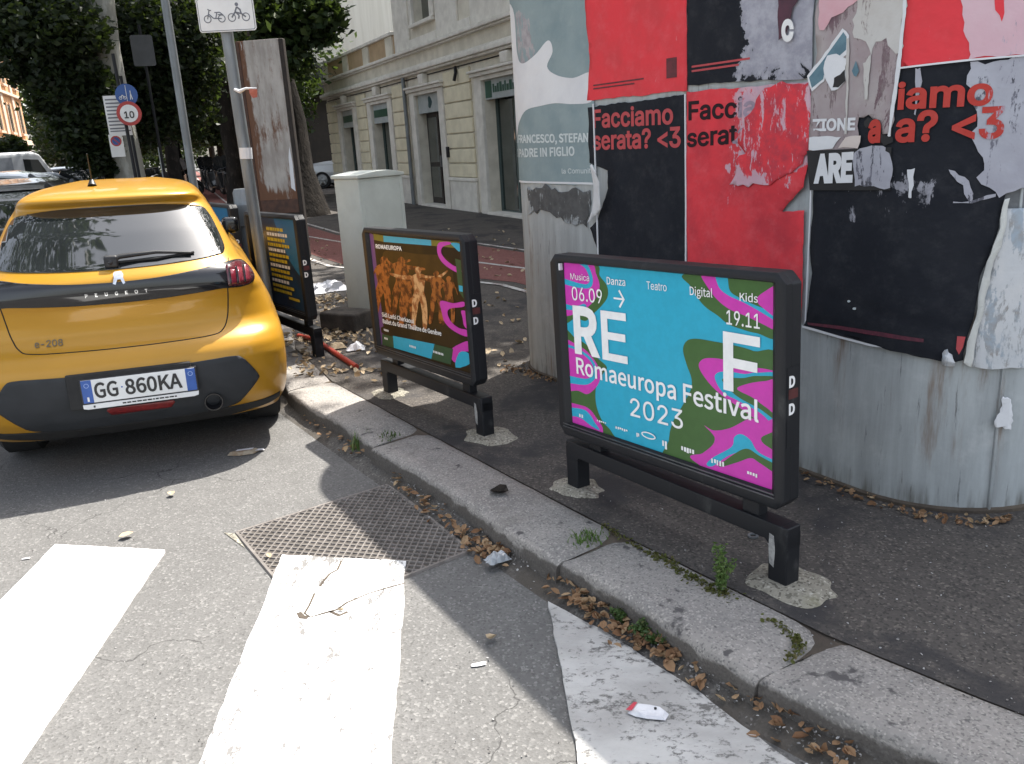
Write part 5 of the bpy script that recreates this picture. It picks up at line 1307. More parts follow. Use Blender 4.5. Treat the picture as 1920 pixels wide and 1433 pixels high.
for sd in (1, -1):
    side_panel('side_window', [(.95, 1.05), (1.75, 1.03), (1.75, 1.30), (1.15, 1.30)], M_GLASS, sd); side_panel('side_window', [(1.80, 1.03), (2.50, 1.0), (2.15, 1.27), (1.80, 1.30)], M_GLASS, sd)
    side_panel('sill_trim', [(1.1, .205), (2.9, .205), (2.9, .29), (1.1, .29)], M_PLAST, sd)
    p_ = SH_.sp(sd, 2.42, 1.0); mb = MB(); mb.box(p_.x - .04 if sd > 0 else p_.x - .08, p_.x + .08 if sd > 0 else p_.x + .04, 2.38, 2.48, .99, 1.11); mb.build('wing_mirror', M_GLOSSBLK, car, .03)
    for v in (1.55, 2.35): side_panel('door_handle', [(v, .86), (v + .16, .86), (v + .16, .885), (v, .885)], M_YEL, sd, .02)

# ------------------------------------------------------------------ other vehicles along the street
def back_car(label, loc, az, paint, m_roof=None, kind='hatch', group='cars parked along the street', H_=1.48, rail=None):
    c = thing('parked_car', label, 'car', loc, -az, group)
    lower = Shell([.20, .35, .6, .85, .95, .99], [.80, .88, .90, .87, .80, .72], [.25, .06, .0, .05, .10, .16], [4.1, 4.2, 4.2, 4.05, 3.75, 3.2], [.35]*6, 3.2, .02)
    v_, f_ = lower.mesh(26, 10, 8); MB().add(v_, f_).build('body', paint, c, angle=50)
    hh = H_ / 1.48
    gh = Shell([.93, 1.05, 1.25, 1.38*hh, 1.44*hh, H_], [.78, .76, .70, .64, .58, .40], [.10, .22, .42, .58, .70, 1.1], [3.15, 2.95, 2.55, 2.25, 2.05, 1.7], [.25]*6, 3.2, .02)
    v_, f_ = gh.mesh(22, 10, 8); MB().add(v_, f_).build('windows', M_GLASS, c, angle=50)
    rf = Shell([1.385*hh, 1.44*hh, H_ + .012], [.65, .60, .42], [.55, .66, 1.05], [2.24, 2.08, 1.75], [.25]*3, 3.2, .01)
    v_, f_ = rf.mesh(8, 10, 8); MB().add(v_, f_).build('roof', m_roof or paint, c, angle=50)
    for sd in (1, -1):
        for (va, za, vb, zb) in ((2.95, .98, 2.2, 1.42*hh), (1.62, .98, 1.6, 1.42*hh), (.30, .98, .68, 1.42*hh)):
            mb = MB(); n_ = 5; pts = []
            for i in range(n_ + 1):
                t = i / n_; z = za + (zb - za)*t; pts.append((sd*(gh.g(gh.w, min(z, H_)) - .012), va + (vb - va)*t, z))
            mb.tube(pts, .03, 6); mb.build('pillar', paint, c, angle=50)
        if rail:
            mb = MB(); pts = [(sd*(gh.g(gh.w, z) + .012), v, z) for v, z in ((3.02, 1.0), (2.70, 1.17), (2.35, 1.335*hh), (2.1, 1.40*hh), (1.6, 1.44*hh), (1.0, 1.43*hh), (.6, 1.37*hh))]
            mb.tube(pts, .028, 6); mb.build('roof_rail', rail, c, angle=50)
        mb = MB(); mb.box(sd*.84 - .09, sd*.84 + .09, 2.62, 2.74, .96, 1.10); mb.build('wing_mirror', rail or paint, c, .03)
        for v in (.75, 3.35): wheel(c, sd*.905, v, sd, .315, .2)
        mb = MB(); mb.box(sd*.62 - .13, sd*.62 + .13, 4.05, 4.19, .62, .76); mb.build('headlight', M_SIGNW, c, .03)
        mb = MB(); mb.box(sd*.70 - .10, sd*.70 + .10, .02, .14, .72, .88); mb.build('tail_light', M_LENS, c, .02)
    mb = MB(); mb.box(-.26, .26, -.02, .06, .50, .61); mb.build('number_plate', M_SIGNW, c)
    return c
M_PBLK = carpaint('black_paint', (.012, .013, .015)); M_PSIL = carpaint('silver_paint', (.42, .44, .46), rough=.3); M_PDK = carpaint('dark_grey_paint', (.03, .034, .038)); M_PWH = carpaint('pale_silver_paint', (.62, .64, .66), rough=.35)
q = at(35, 352, 8.6); back_car('black car parked just beyond the yellow hatchback, only its roof in view', (q.x - .35, 8.3, 0), R(-17), M_PBLK, None, H_=1.42)
q = at(250, 345, 12.6); back_car('dark car with silver window line standing crosswise behind the yellow roof', (q.x - 3.4, q.y - .3, 0), R(82), M_PDK, None, H_=1.50, rail=M_PSIL)
q = at(583, 350, 33.); back_car('pale silver car by the building, seen between the tree trunk and the cabinet', (q.x + 3.9, q.y + .4, .12), R(-82), M_PWH, None, H_=1.52)
for k, (x, y, az, lab, mm) in enumerate(((-13.5, 27.5, -20, 'grey car far along the left of the street', M_PDK), (-19, 40, -20, 'small distant car at the end of the street', M_PSIL))):
    back_car(lab, (x, y, 0), R(az), mm)
# white van
q = at(100, 300, 23.)
van = thing('parked_van', 'pale grey van parked on the far side of the street below the orange building', 'van', (-13.6, 22.6, 0), R(62))
mb = MB(); mb.prism([(-2.6, .35), (2.0, .35), (2.45, .45), (2.5, .95), (1.95, 1.15), (1.5, 1.86), (1.3, 1.93), (-2.5, 1.93), (-2.62, 1.8)], -.95, .95, lambda a, z, h: (a, h, z)); mb.build('body', mat('dusty_white_paint', (.55, .57, .60), (.46, .48, .5), 4, .4), van, .06)
for s in (-1, 1):
    mb = MB(); mb.prism([(1.0, 1.18), (1.72, 1.18), (1.42, 1.72), (1.0, 1.75)], s*.945, s*.956, lambda a, z, h: (a, h, z)); mb.build('window', M_GLASS, van)
    mb = MB(); mb.prism([(-2.4, .6), (.7, .6), (.7, 1.8), (-2.4, 1.8)], s*.947, s*.957, lambda a, z, h: (a, h, z)); mb.build('side_panel', mat('grey_van_panel', (.26, .28, .31), (.2, .22, .25), 5, .5), van)
    for x in (-1.7, 1.6):
        mb = MB(); mb.lathe([(.2, s*.8), (.32, s*.8), (.33, s*.95), (.2, s*.96)], (x, 0, .33), 'y', 20); mb.build('wheel', M_RUBBER, van)
# scooters
def scooter(paint):
    t = thing('motor_scooter', '', 'scooter')
    for y in (0.0, 1.28):
        mb = MB(); mb.lathe([(.13, -.05), (.21, -.06), (.25, -.02), (.25, .02), (.21, .06), (.13, .05)], (0, y, .25), 'x', 18); w_ = mb.build('wheel', M_RUBBER, t, angle=40)
        mb = MB(); mb.lathe([(0, -.03), (.13, -.05), (.13, .05), (0, .03)], (0, y, .25), 'x', 12); mb.build('rim', M_RIM, w_)
    mb = MB(); mb.prism([(-.25, .55), (-.2, .75), (.35, .78), (.55, .60), (.62, .30), (.95, .28), (1.0, .5), (1.02, .85), (1.10, .88), (1.22, .5), (1.15, .25), (.5, .20), (.2, .35)], -.15, .15, lambda a, z, h: (h, a, z)); mb.build('body', paint, t, .04)
    mb = MB(); mb.box(-.14, .14, -.22, .50, .76, .86); mb.build('seat', M_RUBBER, t, .04)
    mb = MB(); mb.tube([(0, 1.26, .25), (0, 1.05, 1.0)], .035, 8); mb.tube([(-.33, .98, 1.0), (0, 1.05, 1.02), (.33, .98, 1.0)], .018, 8); mb.build('handlebar', M_BLACKMETAL, t)
    mb = MB(); mb.prism([(-.15, .9), (.15, .9), (.2, 1.35), (0, 1.45), (-.2, 1.35)], 1.10, 1.115, lambda a, z, h: (a, h + (z - .9)*-.2, z)); mb.build('windscreen', M_GLASS, t)
    mb = MB(); mb.box(-.09, .09, 1.10, 1.20, .82, .95); mb.build('headlight', M_CHROME, t, .03)
    mb = MB(); mb.box(-.16, .16, -.50, -.16, .86, 1.12); mb.build('top_box', paint, t, .05)
    return t
sc0 = scooter(M_PBLK); CH.clear()
spots = [(309, 330, 36, -50), (300, 322, 33, -55), (291, 316, 30, -48), (404, 318, 38, 40), (424, 325, 34.0, 45), (440, 332, 32.0, 38), (458, 336, 30, 42), (414, 312, 36, 44), (398, 306, 42, 40), (449, 316, 31, 36)]
labs = ['farthest of the three black scooters left of the cycle lane', 'middle one of the three black scooters left of the cycle lane', 'nearest of the three black scooters left of the cycle lane',
        'dark scooter at the far end of the right-hand row', 'dark scooter in the middle of the right-hand row', 'dark scooter one place from the near end of the right-hand row', 'nearest dark scooter of the right-hand row, beside the bollard', 'distant scooter behind the right-hand row', 'farthest scooter right of the cycle lane', 'scooter half hidden within the right-hand row']
for k, (x, y, Y, rz) in enumerate(spots):
    o = sc0 if k == 0 else copy_tree(sc0)
    p_ = at(x, y, Y); o.location = (p_.x, p_.y, .12); o.rotation_euler = (R(0), R(-7), R(rz)); o['label'] = labs[k]; o['group'] = 'scooters parked along the cycle lane'
# ------------------------------------------------------------------ shop building on the right
FA = R(-24); FD = Vector((math.sin(FA), math.cos(FA), 0)); F0 = Vector((.19, 16.35, .118))
# local frame: x runs from the left corner towards the camera's right (s = 13.6 - x), y goes into the building
SL = 13.7
bld = thing('shop_building', 'cream and grey building with rusticated piers, green shop signs and a terrace above the cornice', 'building', F0 + FD * SL, math.atan2(-FD.y, -FD.x))
X = lambda s: SL - s
M_PLAS = mat('grey_beige_plaster', (.69, .645, .54), (.56, .52, .43), 2.5, .9, bump=.2, bscale=20, bdist=.01)
M_CREAM = mat('cream_plaster', (.74, .675, .50), (.63, .575, .42), 3, .9, bump=.25, bscale=25, bdist=.01)
M_TRAV = mat('travertine_frame', (.72, .69, .62), (.60, .57, .51), 4, .85, bump=.25, bscale=18, bdist=.01)
M_SHOPG = glass_mat('dark_shop_glass', (.012, .020, .018), .06); M_GDOOR = mat('dark_door_wood', (.016, .014, .014), (.025, .021, .02), 5, .5)
M_SIGNG = mat('green_sign', (.015, .085, .055), (.012, .07, .045), 8, .4); M_SIGNPALE = mat('pale_sign_board', (.40, .44, .44), (.33, .37, .37), 5, .5)
M_OCHRE = mat('ochre_plaster', (.46, .33, .20), (.38, .27, .16), 3, .9)
zz = lambda z: z - .118
def bbox(mb, s0, s1, y0, y1, z0, z1): mb.box(X(s1), X(s0), y0, y1, zz(z0), zz(z1))
openings = [(10.5, 11.95, 2.60), (7.05, 8.60, 2.60), (3.35, 4.95, 2.60), (-1.6, .95, 2.62), (-5.2, -3.0, 2.62), (-9.5, -7.2, 2.62)]
SE = -14.0
mb = MB(); edges = [SL] ; cur = SL
mbw = MB()
for (a, b, top) in openings:
    bbox(mbw, b, cur, 0, .5, .1, 3.05); cur = a
    bbox(mbw, a, b, 0, .5, top, 3.05)
bbox(mbw, SE, cur, 0, .5, .1, 3.05)
mbw.build('ground_floor_wall', M_PLAS, bld)
mb = MB(); bbox(mb, SE, SL + .03, .0, 8, .1, .11); mb.build('floor_slab', M_DARKBLOCK, bld)
mb = MB(); bbox(mb, SE, SL, .6, 8, .1, 3.0); mb.build('inner_block', M_GDOOR, bld)
mb = MB(); bbox(mb, SE, SL + .12, -.13, .5, 3.05, 3.10); bbox(mb, SE, SL + .16, -.18, .5, 3.10, 3.19); bbox(mb, SE, SL + .10, -.10, .5, 3.19, 3.24); mb.build('lower_cornice', M_TRAV, bld, .015)
mb = MB(); bbox(mb, SE, SL + .02, -.03, .5, 3.24, 3.50); mb.build('frieze', M_PLAS, bld)
mb = MB(); bbox(mb, SE, SL + .10, -.12, .5, 3.50, 3.54); bbox(mb, SE, SL + .15, -.17, .5, 3.54, 3.61); mb.build('upper_cornice', M_TRAV, bld, .012)
mb = MB(); bbox(mb, 6.2, SL + .02, 0, .25, 3.61, 4.08); mb.build('terrace_parapet', M_OCHRE, bld)
for s in (6.5, 8.6, 10.8, 13.3):
    mb = MB(); bbox(mb, s - .2, s + .35, -.035, .0, 3.61, 4.07); mb.build('parapet_pilaster', M_PLAS, bld)
mb = MB(); bbox(mb, 6.2, SL + .08, -.08, .33, 4.08, 4.16); mb.build('parapet_coping', M_TRAV, bld, .01)
# upper storey
mb = MB(); bbox(mb, 4.75, 6.2, .05, 8, 3.61, 9); bbox(mb, 3.55, 4.75, .05, 8, 3.61, 4.12); bbox(mb, 3.55, 4.75, .05, 8, 6.4, 9); bbox(mb, SE, 3.55, .05, 8, 3.61, 9); mb.build('upper_wall', M_PLAS, bld)
mb = MB(); bbox(mb, 3.55, 4.75, .25, .3, 4.12, 6.4); up = mb.build('upper_window', M_SHOPG, bld)
mb = MB(); bbox(mb, 4.12, 4.18, .20, .25, 4.12, 6.4); bbox(mb, 3.55, 3.62, .18, .25, 4.12, 6.4); mb.build('window_bar', M_TRAV, up)
mb = MB(); bbox(mb, 3.4, 4.9, -.06, .06, 4.04, 4.12); bbox(mb, 3.36, 3.55, -.02, .05, 4.12, 6.4); bbox(mb, 4.75, 4.94, -.02, .05, 4.12, 6.4); mb.build('upper_window_frame', M_TRAV, bld, .01)
for a, b in ((5.1, 6.2), (2.1, 3.3), (-.6, 1.4), (-4, -2)):
    mb = MB(); bbox(mb, a, b, .0, .05, 3.66, 9); mb.build('upper_pilaster', M_TRAV, bld, .01)
for a, b in ((3.3, 5.1), (1.4, 2.1)):
    mb = MB(); bbox(mb, a, b, -.02, .05, 3.61, 3.82); mb.build('string_course', M_TRAV, bld, .01)
# rusticated piers: every block its own piece
def block(s0, s1, z0, z1):
    mb = MB(); bbox(mb, s0, s1, -.05, .005, z0, z1); return mb.build('rusticated_block', M_CREAM, bld, .012, seg=1)
for a, b in ((1.55, 3.0), (5.6, 6.65), (9.15, 10.05), (12.45, 13.65), (-2.9, -1.7)):
    zb = [.80, 1.09, 1.39, 1.69, 1.99, 2.31, 2.64, 2.95]
    for z0, z1 in zip(zb, zb[1:]): block(a, b, z0 + .014, z1 - .014)
    mb = MB(); bbox(mb, a - .02, b + .02, -.075, .003, .73, .80); bbox(mb, a - .01, b + .01, -.055, .003, .10, .73); mb.build('plinth', M_TRAV, bld, .012)
# frames, lintels, signs, doors and windows
def bay(a, b, top, kind):
    fr = .34 if kind != 'door' else .30
    mb = MB(); bbox(mb, b, b + fr, -.07, .003, .10, top + .08); bbox(mb, a - fr, a, -.07, .003, .10, top + .08); bbox(mb, a, b, -.07, .003, top, top + .08); f_ = mb.build('bay_frame', M_TRAV, bld, .012)
    mb = MB(); bbox(mb, a - fr - .06, b + fr + .06, -.13, .003, top + .08, top + .15); bbox(mb, a - fr - .1, b + fr + .1, -.17, .003, top + .15, top + .20); mb.build('lintel', M_TRAV, bld, .012)
    mb = MB(); c = (a + b) / 2; mb.prism([(X(c) - .13, zz(top + .20)), (X(c) + .13, zz(top + .20)), (X(c) + .17, zz(3.02)), (X(c) - .17, zz(3.02))], -.16, .0, lambda x, z, h: (x, h, z)); mb.build('keystone', M_TRAV, bld, .03)
    if kind == 'door':
        mb = MB(); bbox(mb, a, b, .04, .10, 2.20, top); sg_ = mb.build('sign_box', M_SIGNPALE, bld)
        mb = MB(); cx, cz = X(4.15), zz(2.42); mb.prism([(cx + .12*math.cos(t)*(1 + .3*math.cos(3*t)), cz + .13*math.sin(t)) for t in np.linspace(0, 6.28, 15)[:-1]], .035, .041, lambda x, z, h: (x, h, z)); mb.build('sign_emblem', mat('dark_teal', (.02, .07, .08), None, 5, .5), sg_)
        mb = MB(); bbox(mb, a, b, .22, .28, .10, 2.20); d_ = mb.build('door', M_GDOOR, bld)
        mb = MB(); m_ = (a + b)/2
        for s0, s1 in ((a + .10, m_ - .10), (m_ + .10, b - .10)):
            bbox(mb, s0, s1, .205, .22, .3, 1.0); bbox(mb, s0, s1, .205, .22, 1.1, 2.1)
        mb.build('door_panel', M_SHOPG, d_, .005); mb = MB(); bbox(mb, m_ - .03, m_ + .03, .19, .22, .12, 2.19); mb.build('door_stile', M_GDOOR, d_)
        mb = MB(); bbox(mb, m_ - .10, m_ - .06, .16, .205, 1.0, 1.25); mb.build('handle', M_STEEL, d_)
    else:
        mb = MB(); bbox(mb, a, b, .02, .10, 2.27 if top > 2.61 else 2.12, top); sg_ = mb.build('sign_box', M_SIGNPALE, bld)
        rs = random.Random(int(a * 10)); mb = MB(); z0 = 2.40 if top > 2.61 else 2.30; h_ = .17
        if kind == 'big':
            bbox(mb, b - .32, b - .04, .012, .02, z0 - .10, z0 + .20); s = b - .38
            while s > a + .1: w_ = rs.uniform(.05, .10); hh = rs.choice((h_*.65, h_*.65, h_, .9*h_)); bbox(mb, s - w_, s, .012, .02, z0 - .02, z0 - .02 + hh); s -= w_ + .035
        else: bbox(mb, a + .05, b - .05, .012, .02, 2.27, 2.46)
        mb.build('sign_print', M_SIGNG, sg_)
        mb = MB(); bbox(mb, a, b, .26, .30, .16, 2.14 if top <= 2.61 else 2.28); w_ = mb.build('shop_window', M_SHOPG, bld)
        mb = MB(); n_ = 2 if b - a < 2 else 3
        for k in range(n_ + 1): s = a + (b - a)*k/n_; bbox(mb, max(a, s - .03), min(b, s + .03), .22, .26, .16, 2.14 if top <= 2.61 else 2.28)
        bbox(mb, a, b, .22, .26, .12, .18); mb.build('window_bar', mat('green_grey_frame', (.09, .12, .11), (.07, .095, .09), 5, .5), w_)
        if kind == 'big':
            mb = MB(); bbox(mb, -.42, -.10, .255, .262, 1.30, 1.34); bbox(mb, -.42, -.1, .255, .262, .95, .99); mb.build('window_sticker', M_WHITE, w_)
    mb = MB(); bbox(mb, a, b, -.10, .25, .09, .16); mb.build('step', M_TRAV, bld, .01)
for (a, b, top), k in zip(openings, ('win', 'win', 'door', 'big', 'win', 'win')): bay(a, b, top, k)
mb = MB(); mb.tube([(X(13.5), -.02, zz(2.99)), (X(9), -.025, zz(2.975)), (X(4), -.02, zz(2.99)), (X(-3), -.02, zz(2.98))], .012, 6); mb.build('cable', M_BLACKMETAL, bld)
mb = MB(); mb.cyl((X(5.52), -.09, zz(.12)), (X(5.52), -.09, zz(3.05)), .045, .045, 10); mb.build('downpipe', M_STEEL, bld, angle=40)
mb = MB(); bbox(mb, 2.90, 3.03, -.085, -.05, 1.22, 1.44); mb.build('intercom_panel', M_BLACKMETAL, bld, .006)
mb = MB(); mb.tube([(X(2.2), -.06, zz(2.98)), (X(2.1), -.10, zz(2.86)), (X(2.16), -.12, zz(2.72))], .035, 8); mb.build('wall_lamp', M_BLACKMETAL, bld)

# tall pale block beyond it, with a dark canopy over its ground floor
pb_ = F0 + FD * 24
pale = thing('apartment_block', 'tall pale ivory block rising behind the shop building, dark canopy at its foot', 'building', pb_, math.atan2(-FD.y, -FD.x))
M_IVORY = mat('ivory_stone', (.80, .76, .66), (.72, .68, .58), 1.2, .8, bump=.1, bscale=6, bdist=.01, stretch=(6, 6, .3))
mb = MB(); mb.box(-13, 3.0, -.6, 26, 4.6, 30); mb.build('upper_wall', M_IVORY, pale)
mb = MB(); mb.box(-13, 4.2, -2.0, 26, 3.6, 4.6); mb.build('canopy', mat('dark_canopy', (.05, .048, .045), (.035, .034, .032), 4, .8), pale, .05)
mb = MB(); mb.box(-13, 2.8, .4, 26, 0, 3.6); mb.build('ground_floor', mat('brown_panels', (.04, .03, .022), (.028, .022, .017), 3, .6), pale)
M_BRZ = mat('bronze_pier', (.08, .065, .04), None, 4, .5)
for x in range(-12, 3, 2): MB().box(x, x + .25, .2, .4, 0, 3.6).build('pier', M_BRZ, pale)
for x in (-11, -7.5, -4, -.5):
    for z in (7, 11, 15, 19, 23):
        mb = MB(); mb.box(x, x + 1.5, -.62, -.55, z, z + 1.8); w_ = mb.build('window', M_SHOPG, pale); mb = MB(); mb.box(x - .08, x + 1.58, -.70, -.6, z - .14, z); mb.build('sill', M_IVORY, w_)

# ------------------------------------------------------------------ orange apartment building on the far left of the street
SAZ = R(-20); SD = Vector((math.sin(SAZ), math.cos(SAZ), 0)); SR = Vector((math.cos(SAZ), -math.sin(SAZ), 0))
ob = thing('apartment_building', 'sunlit orange apartment building across the street on the far left', 'building', SR * -11.5 + SD * 40, R(90) - SAZ)
# local x along the street away from us, -y towards the street
M_ORANGE = mat('orange_plaster', (.52, .27, .12), (.44, .225, .10), 1.5, .9); M_PINKST = mat('pale_stone_band', (.60, .46, .35), (.5, .38, .29), 3, .85)
mb = MB(); mb.box(0, 46, 0, 14, 0, 22); mb.build('wall', M_ORANGE, ob)
mb = MB(); mb.box(-.2, 46, -.35, 0, 3.3, 3.7); mb.box(-.2, 46, -.25, 0, 7.0, 7.2); mb.box(-.2, 46, -.5, 0, 21.5, 22.2); mb.build('string_course', M_PINKST, ob)
mb = MB(); mb.box(-.05, 46, -.06, 0, 0, 3.3); mb.build('base_storey', mat('dusty_pink_plaster', (.50, .33, .24), (.42, .27, .2), 2, .9), ob)
for k in range(9):
    mb = MB(); x = 1.0 + k * 5; mb.box(x, x + .9, -.12, 0, 3.7, 21.5); mb.build('pilaster', M_PINKST, ob)
for k in range(9):
    for z in (4.3, 7.9, 11.5, 15.1):
        x = 3.2 + k * 5; mb = MB(); mb.box(x, x + 1.3, -.04, .02, z, z + 2.0); w_ = mb.build('window', M_SHOPG, ob)
        mb = MB(); mb.box(x - .15, x, -.1, 0, z - .1, z + 2.15); mb.box(x + 1.3, x + 1.45, -.1, 0, z - .1, z + 2.15); mb.box(x - .25, x + 1.55, -.2, 0, z - .25, z - .1); mb.build('frame', M_PINKST, w_)

# ------------------------------------------------------------------ trees
def leaf_mesh(name, clusters, size, m, parent, seed, aspect=.6):
    """clusters: (centre, radii, count, droop) - single bent leaves through the volume"""
    r = np.random.default_rng(seed); P = []
    for (c, rad, n, droop) in clusters:
        d = r.normal(size=(n, 3)); d /= np.linalg.norm(d, axis=1)[:, None]; d *= (r.random((n, 1)) ** .45)
        # clump the leaves on twigs
        tw = d[r.integers(0, n, n)] ; d = np.where(r.random((n, 1)) < .55, tw + r.normal(size=(n, 3)) * .09, d)
        q = np.array(c) + d * np.array(rad); q[:, 2] -= droop * (d[:, 0] ** 2 + d[:, 1] ** 2); P.append(q)
    P = np.concatenate(P); n = len(P); s = size * r.uniform(.6, 1.35, n)[:, None]
    a = r.normal(size=(n, 3)); a[:, 2] *= .6; a /= np.linalg.norm(a, axis=1)[:, None]
    b = np.cross(a, r.normal(size=(n, 3))); b /= np.linalg.norm(b, axis=1)[:, None]; nn = np.cross(a, b)
    V = np.stack([P - a*s*.5, P + b*s*aspect*.5 + nn*s*.08, P + a*s*.55, P - b*s*aspect*.5 + nn*s*.08], 1).reshape(-1, 3)
    me = bpy.data.meshes.new(name); me.vertices.add(4*n); me.vertices.foreach_set('co', V.astype(np.float32).ravel())
    me.loops.add(4*n); me.loops.foreach_set('vertex_index', np.arange(4*n, dtype=np.int32)); me.polygons.add(n)
    me.polygons.foreach_set('loop_start', np.arange(0, 4*n, 4, dtype=np.int32)); me.materials.append(m); me.update(calc_edges=True); me.validate()
    o = bpy.data.objects.new(name, me); put(o, parent); return o
def trunk_mesh(parent, h, r0, r1, m, limbs, seed, flare=1.5, lean=(0, 0)):
    rs = random.Random(seed); mb = MB(); pts = []; rad = []
    for i in range(9):
        t = i / 8; pts.append((lean[0]*t*h + rs.uniform(-.04, .04)*r0*4*(i > 0), lean[1]*t*h + rs.uniform(-.04, .04)*r0*4*(i > 0), t*h - .05)); rad.append((r0*(1 - t) + r1*t) * (1 + (flare - 1)*max(0, 1 - t*9)))
    mb.tube(pts, rad, 16); top = Vector(pts[-1])
    for (dx, dy, dz, rr) in limbs:
        st = Vector(pts[rs.choice((6, 7, 8))]); e = st + Vector((dx, dy, dz)); md = st.lerp(e, .5) + Vector((0, 0, .25)); mb.tube([st, md, e], [rr, rr*.7, rr*.3], 8)
    return mb.build('trunk', m, parent, angle=60)
# the drooping tree on the left with the pale patched trunk
bT = at(247, 340, 13.0); LB = Vector((bT.x, bT.y, .118))
treeB = thing('street_tree', 'tree with pale patched trunk and dark branches drooping over the left of the street', 'tree', LB, group='street trees')
trunk_mesh(treeB, 6.0, .225, .165, M_BARK_PALE, [(-2, .5, 2, .09), (-3.2, -.6, 1.2, .08), (1, 1, 2.4, .08), (-1.2, -1, 2.4, .08), (.8, -.8, 2.2, .07)], 3, 1.15, (-.006, 0))
cl = []
for (x, y, r_, n, Y) in ((-40, 0, 1.0, 1600, 12.5), (40, 5, .8, 1700, 12.6), (35, 70, .42, 700, 12.3), (90, 40, .72, 2000, 12.3), (100, 115, .55, 1100, 12.4), (150, 60, .3, 700, 12.6), (205, 60, .9, 2400, 14.4), (295, 50, .8, 2400, 14.4), (160, 150, .42, 900, 12.7), (200, 150, .8, 2000, 14.2), (290, 130, .8, 2300, 14.4), (330, 110, .8, 1900, 14.6),
                    (100, 165, .30, 500, 12.2), (150, 200, .42, 900, 12.5), (50, 130, .24, 320, 12.2), (200, 225, .75, 1900, 14.0), (295, 215, .7, 1700, 14.4), (140, 235, .34, 500, 12.4), (175, 255, .36, 700, 12.7), (205, 280, .38, 650, 14.0), (160, 290, .24, 320, 12.5), (195, 305, .2, 240, 12.8), (20, 125, .16, 130, 12.0), (80, 190, .18, 170, 12.2), (122, 262, .14, 110, 12.3),
                    (330, 40, .7, 1300, 14.6), (350, 200, .5, 700, 15.2)):
    c = at(x, y, Y) - LB; cl.append(((c.x, c.y, c.z), (r_*1.15, r_, r_*.72), n, .12))
for (x, y, z, r_, n) in ((-2.5, .5, 6.5, 2.4, 3500), (-.5, 0, 7.5, 2.6, 4000), (1.2, .8, 6.8, 2.0, 2500), (-4.2, -.5, 5.5, 1.8, 2200)): cl.append(((x, y, z), (r_, r_, r_*.7), n, .3))
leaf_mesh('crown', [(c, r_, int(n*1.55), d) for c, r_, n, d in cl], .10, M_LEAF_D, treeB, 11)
# big dark tree behind the rusty board
bA = gp(552, 405); LA = Vector((bA.x, bA.y, .118))
treeA = thing('street_tree', 'large tree with a thick dark trunk flaring at its foot beside the rusty board', 'tree', LA, group='street trees')
trunk_mesh(treeA, 8.5, .54, .40, M_BARK, [(-2, -1, 3, .2), (2.4, -1, 2.6, .2), (1, 2, 3, .2), (-1, 2, 3, .2), (-.5, -3, 2.4, .18)], 5, 1.6, (-.02, .0))
cl = []; rs = random.Random(3)
for k in range(12):
    a = rs.uniform(0, 6.28); rr = rs.uniform(1, 5.0); cl.append(((rr*math.cos(a), rr*math.sin(a), 10.0 + rs.uniform(-1.6, 2.5)), (1.9, 1.9, 1.2), 620, .4))
for (x, y, r_, n) in ((520, 20, .55, 700), (590, 25, .55, 700), (605, 60, .22, 130), (600, 10, .35, 260), (470, 30, .9, 900), (530, 100, .5, 500), (555, 55, .5, 500)):
    c = at(x, y, 16.6) - LA; cl.append(((c.x, c.y, c.z), (r_*1.2, r_, r_), n, .1))
leaf_mesh('crown', cl, .17, M_LEAF, treeA, 21)
# the avenue beyond: two rows
def avenue_tree(name_label, loc, seed, h=5.5, lowr=1.9, m=M_LEAF, n=700, size=.24, low=None, sp=2.6):
    t = thing('street_tree', name_label, 'tree', loc, group='street trees'); rs = random.Random(seed)
    trunk_mesh(t, h, .24, .16, M_BARK, [(-1.5, 0, 2, .1), (1.5, .4, 2, .1), (0, -1.4, 2.2, .1), (.3, 1.4, 2.2, .1)], seed)
    cl = [((rs.uniform(-sp, sp), rs.uniform(-sp, sp), h + rs.uniform(-1.9, 2.6)), (lowr, lowr, lowr*.75), n, .3) for k in range(14)]
    for k in range(5): a = rs.uniform(0, 6.28); cl.append(((1.15*sp*math.cos(a), 1.15*sp*math.sin(a), (low or h - 2.6) + rs.uniform(-.3, .6)), (1.0, 1.0, .8), int(n*.5), .2))
    leaf_mesh('crown', cl, size, m, t, seed); return t
right = [(-7.6, 25.4), (-9.5, 33.5), (-12.6, 42), (-16.5, 53), (-21.5, 67)]
left = [(-11.0, 30), (-15.0, 41.5), (-19.5, 54), (-25.5, 70)]
for k, (x, y) in enumerate(right): avenue_tree(('first', 'second', 'third', 'fourth', 'farthest')[k] + ' tree of the avenue row right of the cycle lane, beyond the rusty board', (x, y, .118), 40 + k, 5.6, 2.0, M_LEAF, 900 if k < 2 else 600, .20 if k < 2 else .30, 2.9, 1.6)
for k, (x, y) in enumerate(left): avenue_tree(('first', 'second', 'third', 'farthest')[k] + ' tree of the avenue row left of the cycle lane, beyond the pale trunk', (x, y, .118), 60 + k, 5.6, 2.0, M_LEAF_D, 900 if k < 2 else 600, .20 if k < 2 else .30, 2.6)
# a dense wood-like end to the avenue
cl = []; rs = random.Random(8)
for k in range(46): cl.append(((-38 + rs.uniform(-17, 14), 102 + rs.uniform(-8, 12), rs.uniform(.6, 13)), (4.2, 4.2, 3.2), 420, .3))
tag(leaf_mesh('far_trees', cl, .62, M_LEAF_D, None, 77), 'dense dark mass of trees closing the far end of the street', 'trees', kind='stuff')
